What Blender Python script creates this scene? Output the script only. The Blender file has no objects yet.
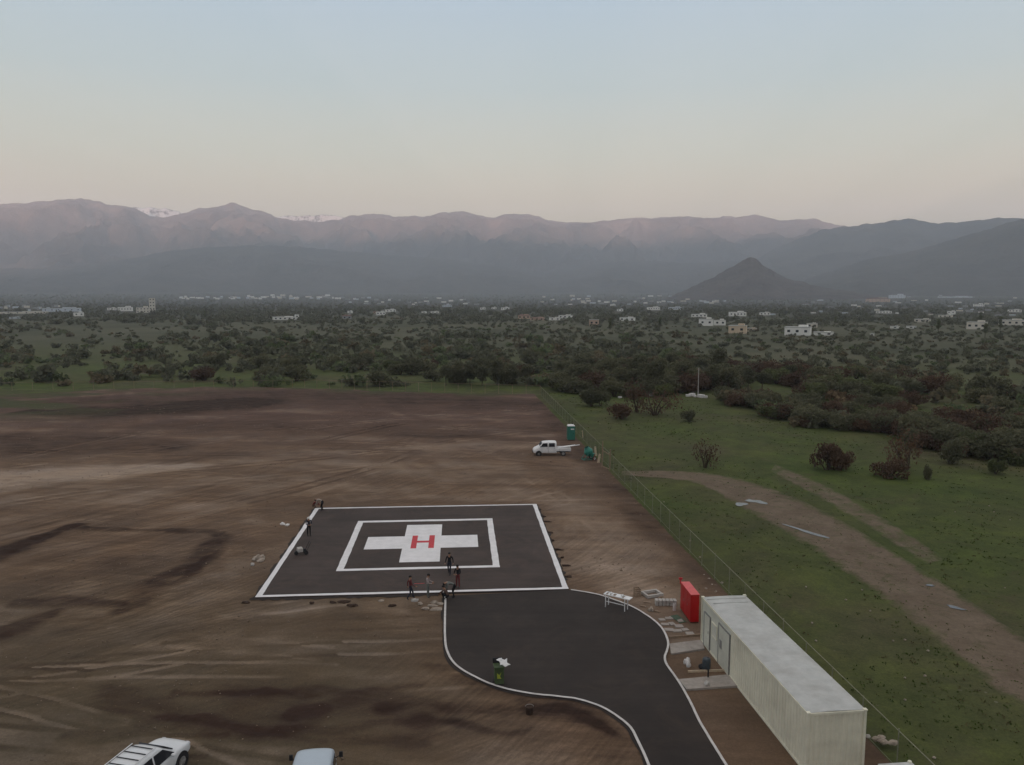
import bpy, bmesh, math, random
import numpy as np
from mathutils import Vector, Matrix, Euler

rad = math.radians
scene = bpy.context.scene
COL = scene.collection

# ------------------------------------------------------------------ camera, sky, sun, exposure
FPX, CAMH, PITCH = 769.0, 21.4, rad(6.377)
cam_data = bpy.data.cameras.new("camera")
cam_data.sensor_width = 36.0
cam_data.lens = FPX / 1024 * 36.0
cam_data.clip_start = 0.5
cam_data.clip_end = 80000
cam = bpy.data.objects.new("camera", cam_data)
cam.location = (0, 0, CAMH)
cam.rotation_euler = (rad(90) - PITCH, 0, 0)
COL.objects.link(cam)
scene.camera = cam

SUN_EL = 2.0      # the sun is setting behind the camera
SUN_AZ = 186.0    # compass direction of the sun, clockwise from +Y
world = bpy.data.worlds.new("World")
scene.world = world
world.use_nodes = True
wn, wl = world.node_tree.nodes, world.node_tree.links
wn.clear()
w_out = wn.new("ShaderNodeOutputWorld")
w_bg = wn.new("ShaderNodeBackground")
w_sky = wn.new("ShaderNodeTexSky")
w_sky.sky_type = 'NISHITA'
w_sky.sun_disc = False
w_sky.sun_elevation = rad(SUN_EL)
w_sky.sun_rotation = rad(SUN_AZ)
w_sky.air_density = 1.0
w_sky.dust_density = 1.5
w_geo = wn.new("ShaderNodeTexCoord")
w_sep = wn.new("ShaderNodeSeparateXYZ")
w_ramp = wn.new("ShaderNodeValToRGB")
w_mix = wn.new("ShaderNodeMix")
w_mix.data_type = 'RGBA'
w_mix.inputs[0].default_value = 0.88
w_scale = wn.new("ShaderNodeVectorMath"); w_scale.operation = 'SCALE'; w_scale.inputs['Scale'].default_value = 7.6
wl.new(w_geo.outputs['Generated'], w_sep.inputs[0])
wl.new(w_sep.outputs['Z'], w_ramp.inputs[0])
els = w_ramp.color_ramp.elements
SKY = [(0.0, (1.00, .86, .74)), (0.085, (1.27, 1.02, .62)), (0.12, (1.08, .95, .60)), (0.17, (.83, .88, .67)),
       (0.25, (.585, .76, .76)), (0.37, (.46, .67, .85)), (0.55, (.84, .86, .90)), (1.0, (.80, .74, .68))]
while len(els) < len(SKY):
    els.new(0.5)
for e, (p, c) in zip(els, SKY):
    e.position = p
    e.color = (c[0], c[1], c[2], 1)
wl.new(w_ramp.outputs[0], w_scale.inputs[0])
wl.new(w_sky.outputs[0], w_mix.inputs[6])
wl.new(w_scale.outputs[0], w_mix.inputs[7])
wl.new(w_mix.outputs[2], w_bg.inputs[0])
w_bg.inputs[1].default_value = 0.05
wl.new(w_bg.outputs[0], w_out.inputs[0])

sun_data = bpy.data.lights.new("sun", 'SUN')
sun_data.energy = 5.0
sun_data.angle = rad(0.6)
sun_data.color = (1.0, 0.58, 0.44)
sun = bpy.data.objects.new("sun", sun_data)
sa, se = rad(SUN_AZ), rad(SUN_EL)
sun_dir = Vector((math.sin(sa) * math.cos(se), math.cos(sa) * math.cos(se), math.sin(se)))
sun.rotation_euler = sun_dir.to_track_quat('Z', 'Y').to_euler()
sun.location = (0, -60, 90)
COL.objects.link(sun)

scene.view_settings.view_transform = 'Standard'
scene.view_settings.look = 'None'
scene.view_settings.gamma = 1
scene.view_settings.exposure = 1.4
scene.view_settings.use_curve_mapping = False
scene.cycles.max_bounces = 6
scene.cycles.volume_bounces = 3
scene.cycles.transparent_max_bounces = 16

HAZE_DENSITY = 1.30e-4

# ------------------------------------------------------------------ helpers
rng = np.random.default_rng(7)
random.seed(7)
CP, SP = math.cos(PITCH), math.sin(PITCH)


def zg(d):
    """height of the valley floor at the distance d from the site"""
    d = np.asarray(d, float)
    t = np.clip((d - 2200) / 4200, 0, None)
    return 78 * np.minimum(t, 3) ** 1.5


def at(px, py, z=None):
    """where the line of sight through a spot of the photograph meets the ground (or the level z)"""
    a = (px - 512) / FPX
    b = (382.5 - py) / FPX
    d = np.array([a, CP + b * SP, -SP + b * CP])
    if z is not None:
        t = (z - CAMH) / d[2]
        return Vector((d[0] * t, d[1] * t, z))
    if d[2] < -0.006:
        t = -CAMH / d[2]
        if t * math.hypot(d[0], d[1]) < 2300:
            return Vector((d[0] * t, d[1] * t, 0))
    t = 1500.0
    for _ in range(4000):
        h = CAMH + d[2] * t
        g = float(zg(t * math.hypot(d[0], d[1])))
        if h <= g:
            break
        t += 4
    return Vector((d[0] * t, d[1] * t, g))


def pix(x, y, z):
    x, y, z = np.asarray(x, float), np.asarray(y, float), np.asarray(z, float) - CAMH
    dep = y * CP - z * SP
    return 512 + FPX * x / dep, 382.5 - FPX * (y * SP + z * CP) / dep, dep


def vnoise(x, y, seed=0):
    x = np.asarray(x, float); y = np.asarray(y, float)
    xi = np.floor(x).astype(np.int64); yi = np.floor(y).astype(np.int64)
    xf = x - xi; yf = y - yi
    xf = xf * xf * (3 - 2 * xf); yf = yf * yf * (3 - 2 * yf)

    def h(a, b):
        n = (a * 374761393 + b * 668265263 + seed * 362437) & 0x7fffffff
        n = ((n ^ (n >> 13)) * 1274126177) & 0x7fffffff
        return ((n ^ (n >> 16)) & 0xffff) / 65535.0
    return (h(xi, yi) * (1 - xf) + h(xi + 1, yi) * xf) * (1 - yf) + (h(xi, yi + 1) * (1 - xf) + h(xi + 1, yi + 1) * xf) * yf


def fbm(x, y, octs=4, seed=0, gain=0.5):
    s = 0; a = 1; n = 0
    for k in range(octs):
        s = s + a * vnoise(np.asarray(x) * 2 ** k + 17.3 * k, np.asarray(y) * 2 ** k - 9.1 * k, seed + k)
        n += a
        a *= gain
    return s / n


def tag(o, label=None, cat=None, group=None, kind=None):
    if label: o['label'] = label
    if cat: o['category'] = cat
    if group: o['group'] = group
    if kind: o['kind'] = kind
    return o


def empty(name, loc=(0, 0, 0), rz=0.0, parent=None):
    o = bpy.data.objects.new(name, None)
    o.empty_display_size = 0.2
    o.location = loc
    o.rotation_euler = (0, 0, rz)
    o.parent = parent
    COL.objects.link(o)
    return o


def thing(name, label, cat, loc=(0, 0, 0), rz=0.0, group=None):
    return tag(empty(name, loc, rz), label, cat, group)


def copy_tree(o, parent=None):
    c = o.copy()
    COL.objects.link(c)
    c.parent = parent
    for ch in list(o.children):
        copy_tree(ch, c)
    return c


class MB:
    """collects shapes, then links them as one mesh"""
    def __init__(s):
        s.v = []; s.f = []; s.m = []

    def add(s, vs, fs, mi=0):
        b = len(s.v)
        s.v += [tuple(v) for v in vs]
        s.f += [tuple(b + i for i in f) for f in fs]
        s.m += [mi] * len(fs)
        return s

    def box(s, c, d, rz=0.0, mi=0, taper=1.0, rx=0.0, ry=0.0):
        R = Euler((rx, ry, rz)).to_matrix()
        vs = []
        for z in (-.5, .5):
            k = taper if z > 0 else 1.0
            for x, y in ((-.5, -.5), (.5, -.5), (.5, .5), (-.5, .5)):
                vs.append(Vector(c) + R @ Vector((x * d[0] * k, y * d[1] * k, z * d[2])))
        s.add(vs, [(3, 2, 1, 0), (4, 5, 6, 7), (0, 1, 5, 4), (1, 2, 6, 5), (2, 3, 7, 6), (3, 0, 4, 7)], mi)
        return s

    def rod(s, a, b, r, r2=None, n=8, mi=0, cap=True):
        a = Vector(a); b = Vector(b); r2 = r if r2 is None else r2
        d = (b - a).normalized()
        u = d.orthogonal().normalized(); w = d.cross(u)
        vs = []
        for p, q in ((a, r), (b, r2)):
            for k in range(n):
                t = 2 * math.pi * k / n
                vs.append(p + (u * math.cos(t) + w * math.sin(t)) * q)
        fs = [(k, (k + 1) % n, n + (k + 1) % n, n + k) for k in range(n)]
        if cap:
            fs += [tuple(range(n - 1, -1, -1)), tuple(range(n, 2 * n))]
        s.add(vs, fs, mi)
        return s

    def ball(s, c, r, n=8, mi=0, jit=0.0):
        rx, ry, rz = r if hasattr(r, '__len__') else (r, r, r)
        vs = [Vector(c) + Vector((0, 0, -rz))]
        m = max(3, n // 2)
        for i in range(1, m):
            ph = -math.pi / 2 + math.pi * i / m
            for k in range(n):
                t = 2 * math.pi * k / n
                j = 1 + random.uniform(-jit, jit)
                vs.append(Vector(c) + Vector((rx * math.cos(ph) * math.cos(t) * j, ry * math.cos(ph) * math.sin(t) * j, rz * math.sin(ph) * j)))
        vs.append(Vector(c) + Vector((0, 0, rz)))
        fs = [(0, 1 + (k + 1) % n, 1 + k) for k in range(n)]
        for i in range(m - 2):
            for k in range(n):
                a = 1 + i * n
                fs.append((a + k, a + (k + 1) % n, a + n + (k + 1) % n, a + n + k))
        e = len(vs) - 1
        a = 1 + (m - 2) * n
        fs += [(a + k, a + (k + 1) % n, e) for k in range(n)]
        s.add(vs, fs, mi)
        return s

    def build(s, name, mats, parent=None, smooth=False, bevel=0.0):
        me = bpy.data.meshes.new(name)
        me.from_pydata(s.v, [], s.f)
        mats = mats if isinstance(mats, (list, tuple)) else [mats]
        for m in mats:
            me.materials.append(m)
        me.polygons.foreach_set('material_index', s.m)
        if smooth:
            me.polygons.foreach_set('use_smooth', [True] * len(me.polygons))
        me.update()
        o = bpy.data.objects.new(name, me)
        o.parent = parent
        COL.objects.link(o)
        if bevel:
            b = o.modifiers.new('bevel', 'BEVEL')
            b.width = bevel; b.segments = 2; b.limit_method = 'ANGLE'; b.angle_limit = rad(35)
        return o


def np_mesh(name, V, F, mats, parent=None, smooth=False, mi=None, attrs=None):
    """V (n,3), F (m,k) with one k"""
    me = bpy.data.meshes.new(name)
    V = np.ascontiguousarray(V, np.float32); F = np.ascontiguousarray(F, np.int32)
    k = F.shape[1]
    me.vertices.add(len(V)); me.vertices.foreach_set('co', V.ravel())
    me.loops.add(F.size); me.loops.foreach_set('vertex_index', F.ravel())
    me.polygons.add(len(F))
    me.polygons.foreach_set('loop_start', np.arange(0, F.size, k, dtype=np.int32))
    mats = mats if isinstance(mats, (list, tuple)) else [mats]
    for m in mats:
        me.materials.append(m)
    if mi is not None:
        me.polygons.foreach_set('material_index', np.asarray(mi, np.int32))
    if smooth:
        me.polygons.foreach_set('use_smooth', np.ones(len(F), bool))
    me.update(calc_edges=True)
    for an, arr in (attrs or {}).items():
        a = me.attributes.new(an, 'FLOAT_COLOR', 'POINT')
        c = np.ones((len(V), 4), np.float32)
        c[:, :arr.shape[1]] = arr
        a.data.foreach_set('color', c.ravel())
    o = bpy.data.objects.new(name, me)
    o.parent = parent
    COL.objects.link(o)
    return o


def grid_faces(nr, nc):
    i = np.arange(nr - 1)[:, None] * nc + np.arange(nc - 1)[None, :]
    i = i.ravel()
    return np.stack([i, i + 1, i + nc + 1, i + nc], 1)


# ------------------------------------------------------------------ materials
class NT:
    def __init__(s, name):
        s.m = bpy.data.materials.new(name)
        s.m.use_nodes = True
        s.n, s.l = s.m.node_tree.nodes, s.m.node_tree.links
        s.b = s.n['Principled BSDF']
        s.co = s.n.new('ShaderNodeTexCoord').outputs['Object']

    def noise(s, scale, detail=4, rough=0.6, vec=None, dist=0.0):
        t = s.n.new('ShaderNodeTexNoise')
        t.inputs['Scale'].default_value = scale
        t.inputs['Detail'].default_value = detail
        t.inputs['Roughness'].default_value = rough
        t.inputs['Distortion'].default_value = dist
        s.l.new(vec or s.co, t.inputs['Vector'])
        return t.outputs['Fac']

    def scaled(s, v):
        m = s.n.new('ShaderNodeMapping')
        m.inputs['Scale'].default_value = v
        s.l.new(s.co, m.inputs['Vector'])
        return m.outputs[0]

    def ramp(s, fac, stops):
        r = s.n.new('ShaderNodeValToRGB')
        e = r.color_ramp.elements
        while len(e) < len(stops):
            e.new(0.5)
        for q, (p, c) in zip(e, stops):
            q.position = p
            q.color = (c, c, c, 1) if not hasattr(c, '__len__') else (*c, 1)
        s.l.new(fac, r.inputs[0])
        return r.outputs[0]

    def mix(s, fac, a, b, mode='MIX'):
        x = s.n.new('ShaderNodeMix')
        x.data_type = 'RGBA'; x.blend_type = mode
        for sock, v in ((x.inputs[0], fac), (x.inputs[6], a), (x.inputs[7], b)):
            if hasattr(v, 'links') or isinstance(v, bpy.types.NodeSocket):
                s.l.new(v, sock)
            elif hasattr(v, '__len__'):
                sock.default_value = (*v, 1)
            else:
                sock.default_value = v
        return x.outputs[2]

    def attr(s, name):
        a = s.n.new('ShaderNodeAttribute')
        a.attribute_name = name
        return a.outputs['Color']

    def bump(s, h, strength=0.5, dist=0.05):
        b = s.n.new('ShaderNodeBump')
        b.inputs['Strength'].default_value = strength
        b.inputs['Distance'].default_value = dist
        s.l.new(h, b.inputs['Height'])
        s.l.new(b.outputs[0], s.b.inputs['Normal'])
        return s

    def out(s, col, rough=0.9, spec=0.3, metal=0.0):
        if isinstance(col, bpy.types.NodeSocket):
            s.l.new(col, s.b.inputs['Base Color'])
        else:
            s.b.inputs['Base Color'].default_value = (*col, 1)
        if isinstance(rough, bpy.types.NodeSocket):
            s.l.new(rough, s.b.inputs['Roughness'])
        else:
            s.b.inputs['Roughness'].default_value = rough
        s.b.inputs['Specular IOR Level'].default_value = spec
        s.b.inputs['Metallic'].default_value = metal
        return s.m


def plain(name, c, var=0.18, scale=3.0, rough=0.7, spec=0.3, metal=0.0, dirt=0.0, bump=0.0):
    t = NT(name)
    n = t.noise(scale, 5, 0.65)
    lo = tuple(x * (1 - var) for x in c); hi = tuple(min(1, x * (1 + var)) for x in c)
    col = t.ramp(n, [(0.3, lo), (0.7, hi)])
    if dirt:
        d = t.ramp(t.noise(scale * 0.4, 6, 0.7), [(0.45, 0.0), (0.75, dirt)])
        col = t.mix(d, col, (0.16, 0.13, 0.10))
    if bump:
        t.bump(t.noise(scale * 6, 4), bump, 0.02)
    return t.out(col, rough, spec, metal)


M = {}
M['white'] = plain('white_paint', (.74, .74, .73), .08, 2.0, .35, .5, dirt=.15)
M['carwhite'] = plain('white_car_paint', (.66, .68, .69), .04, 1.0, .25, .5, dirt=.08)
M['steelwhite'] = plain('weathered_white_steel', (.73, .71, .57), .08, 1.2, .55, .3, dirt=.28)
M['roofwhite'] = plain('galvanised_white_roof', (.45, .46, .44), .12, 1.5, .6, .3, dirt=.35)
M['panelwhite'] = plain('grey_cream_panel', (.60, .61, .52), .08, 1.6, .5, .3, dirt=.25)
M['red'] = plain('red_enamel', (.40, .004, .006), .10, 2.0, .4, .4, dirt=.05)
M['redtop'] = plain('pale_red_top', (.62, .10, .10), .12, 3.0, .5, .3, dirt=.2)  # paler red than the cabinet body
M['dark'] = plain('dark_rubber', (.022, .022, .024), .2, 8, .7, .3)
M['glass'] = plain('dark_window_glass', (.02, .024, .03), .1, 2, .08, .6)
M['metal'] = plain('grey_galvanised', (.30, .30, .29), .15, 6, .5, .4, metal=.5)
M['postwood'] = plain('weathered_wood', (.27, .20, .14), .3, 9, .85, .2)
M['fencepost'] = plain('olive_fence_post', (.23, .225, .17), .15, 9, .8, .2)
M['wire'] = plain('dull_fence_wire', (.10, .10, .075), .1, 9, .8, .2)
M['palewood'] = plain('pale_board', (.52, .42, .30), .2, 8, .8, .2)
M['brownpost'] = plain('rusty_brown_post', (.20, .085, .05), .25, 8, .85, .2)
M['concrete'] = plain('grey_concrete', (.33, .30, .27), .2, 2.5, .9, .2, dirt=.4, bump=.3)
M['paleconc'] = plain('pale_concrete', (.42, .40, .37), .16, 4, .9, .2, dirt=.25)
M['stone'] = plain('rubble_stone', (.33, .28, .23), .3, 5, .95, .2, bump=.4)
M['clod'] = plain('dark_soil_clods', (.050, .034, .026), .3, 5, .97, .1, bump=.5)
M['teal'] = plain('teal_plastic', (.035, .17, .125), .12, 2, .45, .4)
M['mixer'] = plain('teal_painted_steel', (.02, .19, .145), .15, 3, .5, .4, dirt=.2)
M['greenbin'] = plain('green_bin_plastic', (.055, .085, .035), .2, 3, .5, .4, dirt=.1)
M['yellow'] = plain('yellow_green_mark', (.38, .42, .05), .1, 3, .6, .3)
M['bluebarrel'] = plain('blue_grey_barrel', (.05, .065, .075), .15, 4, .5, .4)
M['bag'] = plain('white_sack', (.62, .60, .58), .12, 6, .8, .2)
M['greennet'] = plain('dull_green_sheet', (.07, .11, .075), .2, 4, .8, .2)
M['paint'] = plain('white_road_paint', (.72, .71, .71), .09, 1.4, .55, .4, dirt=.10)
M['redpaint'] = plain('red_road_paint', (.50, .035, .045), .12, 3.0, .6, .3)
M['kerb'] = plain('white_painted_kerb', (.56, .54, .52), .15, 3.0, .75, .3, dirt=.3)
M['soil'] = plain('turned_soil', (.07, .048, .036), .3, 2, .97, .1, bump=.5)
M['skin'] = plain('skin', (.30, .17, .11), .08, 9, .6, .3)
M['hair'] = plain('black_hair', (.014, .011, .010), .2, 20, .6, .3)
M['hat'] = plain('white_hard_hat', (.72, .71, .66), .06, 6, .35, .5)
M['lamp'] = plain('headlamp_lens', (.55, .56, .58), .05, 6, .15, .6)
M['taillamp'] = plain('tail_lamp_lens', (.35, .02, .015), .05, 6, .2, .6)


def cloth(name, c):
    return plain(name, c, .2, 12, .95, .1)


# asphalt
t = NT('fresh_asphalt')
a1 = t.ramp(t.noise(.22, 5, .6), [(.3, (0.033, 0.029, 0.027)), (.7, (0.052, 0.045, 0.042))])
a2 = t.ramp(t.noise(.9, 4, .7, t.scaled((.12, 1.6, 1))), [(.35, .90), (.7, 1.12)])
a3 = t.ramp(t.noise(45, 3, .8), [(.3, .72), (.7, 1.3)])
c = t.mix(1.0, t.mix(1.0, a1, a2, 'MULTIPLY'), a3, 'MULTIPLY')
du = t.ramp(t.noise(.35, 6, .75, None, 1.0), [(.50, 0.0), (.74, .5)])
c = t.mix(du, c, (0.081, 0.063, 0.052))
t.bump(t.noise(60, 3, .8), .35, .01)
M['asphalt'] = t.out(t.mix(1.0, c, (.80, .75, .71), 'MULTIPLY'), .88, .22)

M['padasphalt'] = M['asphalt'].copy()
M['padasphalt'].name = 'dusty_asphalt'
for n_ in M['padasphalt'].node_tree.nodes:
    if n_.type == 'MIX' and n_.blend_type == 'MULTIPLY' and abs(n_.inputs[7].default_value[0] - .80) < 1e-3:
        n_.inputs[7].default_value = (1.38, 1.24, 1.18, 1)
# bare dirt: the stains and tracks come from the vertex attribute
t = NT('graded_dirt')
base = t.attr('soil')
n1 = t.ramp(t.noise(.9, 6, .7, t.scaled((.35, 1.0, 1)), .4), [(.25, .80), (.5, 1.0), (.78, 1.24)])
n2 = t.ramp(t.noise(5, 5, .75), [(.25, .80), (.75, 1.2)])
n3 = t.ramp(t.noise(.16, 5, .6), [(.3, (.93, .96, 1.02)), (.7, (1.07, 1.02, .96))])
c = t.mix(1.0, t.mix(1.0, t.mix(1.0, base, n1, 'MULTIPLY'), n2, 'MULTIPLY'), n3, 'MULTIPLY')
v = t.n.new('ShaderNodeTexVoronoi'); v.inputs['Scale'].default_value = 1.1; t.l.new(t.co, v.inputs['Vector'])
st = t.ramp(v.outputs['Distance'], [(.035, 1.0), (.07, 0.0)])
stm = t.mix(1.0, st, t.ramp(t.noise(.25, 3), [(.52, 0.0), (.66, .6)]), 'MULTIPLY')
c = t.mix(stm, c, (.26, .22, .19))
def streak(rot, sc_, lo, hi, mscale, seed):
    mp = t.n.new('ShaderNodeMapping'); mp.inputs['Rotation'].default_value = (0, 0, rot); mp.inputs['Location'].default_value = (seed, seed * 2, 0)
    t.l.new(t.co, mp.inputs['Vector'])
    m2 = t.n.new('ShaderNodeMapping'); m2.inputs['Scale'].default_value = (.09, sc_, 1)
    t.l.new(mp.outputs[0], m2.inputs['Vector'])
    f = t.ramp(t.noise(1.0, 3, .55, m2.outputs[0], .35), [(.40, lo), (.50, 1.0), (.60, hi)])
    k = t.ramp(t.noise(mscale, 3, .6), [(.47, 0.0), (.58, 1.0)])
    return t.mix(k, (1, 1, 1), f)


for rot, sc_, lo, hi, ms, sd in ((.10, 3.0, .90, 1.10, .040, 3), (-.60, 3.2, .87, 1.14, .050, 11), (-1.05, 3.4, .87, 1.14, .045, 23)):
    c = t.mix(1.0, c, streak(rot, sc_, lo, hi, ms, sd), 'MULTIPLY')
c = t.mix(1.0, c, t.ramp(t.noise(14, 3, .8), [(.3, .84), (.7, 1.18)]), 'MULTIPLY')
c = t.mix(1.0, c, (1.0, .97, .90), 'MULTIPLY')
t.bump(t.noise(3.2, 6, .75), .6, .10)
M['dirt'] = t.out(c, .96, .12)

# grass / scrub ground
def grass_colour(t):
    g1 = t.ramp(t.noise(.035, 6, .62, None, .5), [(.32, (.076, .070, .038)), (.46, (.067, .076, .029)), (.66, (.058, .080, .022))])
    g2 = t.ramp(t.noise(.5, 6, .7), [(.25, .78), (.75, 1.2)])
    g3 = t.ramp(t.noise(6, 4, .8), [(.25, .66), (.75, 1.34)])
    g4 = t.ramp(t.noise(.14, 7, .75, None, .6), [(.30, (.72, .74, .78)), (.5, (1, 1, 1)), (.70, (1.32, 1.34, 1.05))])
    c = t.mix(1.0, t.mix(1.0, t.mix(1.0, g1, g2, 'MULTIPLY'), g3, 'MULTIPLY'), g4, 'MULTIPLY')
    c = t.mix(t.ramp(t.noise(.09, 7, .72, None, .8), [(.56, 0.0), (.72, .7)]), c, (0.081, 0.062, 0.043))
    v = t.n.new('ShaderNodeTexVoronoi'); v.inputs['Scale'].default_value = .75; t.l.new(t.co, v.inputs['Vector'])
    st = t.ramp(v.outputs['Distance'], [(.05, 1.0), (.09, 0.0)])
    stm = t.mix(1.0, st, t.ramp(t.noise(.12, 3), [(.50, 0.0), (.62, .55)]), 'MULTIPLY')
    c = t.mix(stm, c, (0.182, 0.168, 0.140))
    far = t.attr('far')
    farc = t.ramp(t.noise(.012, 8, .68, None, .6), [(.3, (0.046, 0.050, 0.030)), (.48, (0.072, 0.076, 0.046)), (.62, (0.098, 0.096, 0.062)), (.75, (0.06, 0.06, 0.04))])
    farc = t.mix(t.attr('lush'), farc, (.082, .088, .048))
    farc = t.mix(t.mix(1.0, t.attr('wooded'), t.ramp(t.noise(.006, 7, .75), [(.38, .55), (.55, 1.0)]), 'MULTIPLY'), farc, (.048, .050, .036))
    c = t.mix(far, c, farc)
    return c


t = NT('winter_grass')
c = grass_colour(t)
t.bump(t.noise(8, 4, .8), .5, .06)
M['grass'] = t.out(c, .97, .1)

# worn track through the grass
t = NT('worn_track')
k1 = t.ramp(t.noise(.35, 6, .7), [(.3, (.105, .078, .054)), (.7, (.165, .128, .092))])
k2 = t.ramp(t.noise(4, 5, .75), [(.25, .82), (.75, 1.2)])
c = t.mix(1.0, k1, k2, 'MULTIPLY')
gc = grass_colour(t)
c = t.mix(t.ramp(t.noise(.6, 7, .8, None, .7), [(.53, 0.0), (.66, .75)]), c, gc)
e = t.n.new('ShaderNodeMath'); e.operation = 'ADD'
em = t.n.new('ShaderNodeMath'); em.operation = 'MULTIPLY_ADD'; em.inputs[1].default_value = 2.6; em.inputs[2].default_value = -1.25
t.l.new(t.noise(.55, 8, .82), em.inputs[0]); t.l.new(em.outputs[0], e.inputs[0]); t.l.new(t.attr('edge'), e.inputs[1])
c = t.mix(t.ramp(e.outputs[0], [(.30, 0.0), (.78, 1.0)]), gc, c)
t.bump(t.noise(3, 6, .75), .5, .08)
M['track'] = t.out(c, .95, .15)

t = NT('puddle_water')
M['puddle'] = t.out((.06, .05, .04), .04, .8)

# foliage
def leafmat(name, c1, c2, ob_var=True):
    t = NT(name)
    c = t.ramp(t.noise(1.3, 4, .7), [(.3, c1), (.7, c2)])
    if ob_var:
        oi = t.n.new('ShaderNodeObjectInfo')
        c = t.mix(1.0, c, t.ramp(oi.outputs['Random'], [(0, (.80, .80, .80)), (.5, (.98, .97, .96)), (1, (1.16, 1.12, 1.06))]), 'MULTIPLY')
    else:
        c = t.mix(1.0, c, t.attr('tint'), 'MULTIPLY')
    m = t.out(c, .9, .08)
    tr = t.n.new('ShaderNodeBsdfTranslucent'); t.l.new(c, tr.inputs[0])
    mx = t.n.new('ShaderNodeMixShader'); mx.inputs[0].default_value = .38
    t.l.new(t.b.outputs[0], mx.inputs[1]); t.l.new(tr.outputs[0], mx.inputs[2])
    t.l.new(mx.outputs[0], t.n['Material Output'].inputs['Surface'])
    return m


M['leaf'] = leafmat('dark_evergreen_leaf', (.092, .098, .058), (.165, .163, .102))
M['leafred'] = leafmat('reddish_brown_scrub', (.085, .055, .038), (.140, .094, .066))
M['leafgrn'] = leafmat('green_shrub_leaf', (.090, .105, .048), (.155, .172, .084))
M['leaffar'] = leafmat('far_tree_leaf', (.095, .102, .066), (.165, .166, .112), False)
M['bark'] = plain('bark', (.075, .055, .042), .3, 6, .95, .1)

# mountains
def rockmat(name, lo, hi, scale):
    t = NT(name)
    n = t.noise(scale, 9, .68, None, .4)
    c = t.ramp(n, [(.3, lo), (.7, hi)])
    t.bump(t.noise(scale * 2.5, 8, .7), .9, 60)
    return t.out(c, 1.0, .05)


t = NT('scrub_rock_painted_glow')
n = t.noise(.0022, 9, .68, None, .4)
bare = t.ramp(n, [(.3, (.16, .115, .10)), (.7, (.46, .33, .28))])  # bare rock, its pale pink also painting the evening glow up high
scrub = t.ramp(n, [(.3, (.028, .030, .026)), (.7, (.10, .09, .075))])  # dark scrub, also painting the shade on the lower slopes
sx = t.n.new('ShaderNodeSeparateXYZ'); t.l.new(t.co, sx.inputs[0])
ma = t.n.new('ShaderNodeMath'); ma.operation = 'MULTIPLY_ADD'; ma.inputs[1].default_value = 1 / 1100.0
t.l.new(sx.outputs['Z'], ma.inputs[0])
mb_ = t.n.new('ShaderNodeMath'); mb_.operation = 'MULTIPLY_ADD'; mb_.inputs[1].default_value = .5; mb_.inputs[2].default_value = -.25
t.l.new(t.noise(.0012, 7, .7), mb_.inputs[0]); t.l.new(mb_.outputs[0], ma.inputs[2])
glow_alt = t.ramp(ma.outputs[0], [(.42, 0.0), (.78, 1.0)])
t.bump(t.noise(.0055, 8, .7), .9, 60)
M['rock'] = t.out(t.mix(glow_alt, scrub, bare), 1.0, .05)
M['hill'] = rockmat('hill_scrub', (.045, .040, .032), (.13, .105, .085), .008)
M['wood'] = rockmat('wooded_slope', (.026, .030, .024), (.085, .080, .060), .004)
t = NT('snow_and_rock')
M['snow'] = t.out(t.ramp(t.noise(.011, 8, .72), [(.42, (.12, .10, .09)), (.50, (.95, .92, .90))]), .8, .2)

# ------------------------------------------------------------------ ground sheet
def polar_sheet():
    r = np.concatenate([[0.0], np.geomspace(6, 12900, 180)])
    na = 240
    a = np.linspace(0, 2 * math.pi, na, endpoint=False)
    R, A = np.meshgrid(r, a, indexing='ij')
    X, Y = R * np.sin(A), R * np.cos(A)
    Z = zg(R) - 0.25
    Z = np.minimum(Z, 300)
    Z = Z + np.where(R > 1200, (fbm(X / 900, Y / 900, 3, 5) - .5) * np.clip((R - 1200) / 3000, 0, 1) * 16, 0)
    # near the site: gentle unevenness
    Z = Z + (fbm(X / 9, Y / 9, 3, 3) - .5) * .08 * np.clip((R - 8) / 30, 0, 1)
    Y = np.maximum(Y, -4000)
    V = np.stack([X, Y, Z], -1).reshape(-1, 3)
    i = np.arange(len(r) - 1)[:, None] * na + np.arange(na)[None, :]
    j = np.arange(len(r) - 1)[:, None] * na + (np.arange(na) + 1)[None, :] % na
    F = np.stack([i, j, j + na, i + na], -1).reshape(-1, 4)[:, ::-1]
    # far: beyond the belt of scrub, paler dry grass
    far = np.clip((Y - 175 - 40 * np.clip(-X / 120, -1, .6)) / 160, 0, 1) * np.clip((R - 160) / 120, 0, 1)
    far = np.maximum(far, np.clip((R - 350) / 200, 0, 1)).reshape(-1, 1).repeat(3, 1)
    gr = (np.clip((-X - 40) / 60, 0, 1) * np.clip((450 - R) / 120, 0, 1)).reshape(-1, 1).repeat(3, 1)
    o = np_mesh('ground', V, F, M['grass'], smooth=True, attrs={'far': far, 'lush': gr, 'wooded': np.clip((R - 750) / 500, 0, 1).reshape(-1, 1).repeat(3, 1)})
    return tag(o, kind='structure')


polar_sheet()


# fence line: fits the posts' feet
def fence_x(y):
    return 20.4 - 0.0843 * y


FENCE_FAR = 168.5

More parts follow.
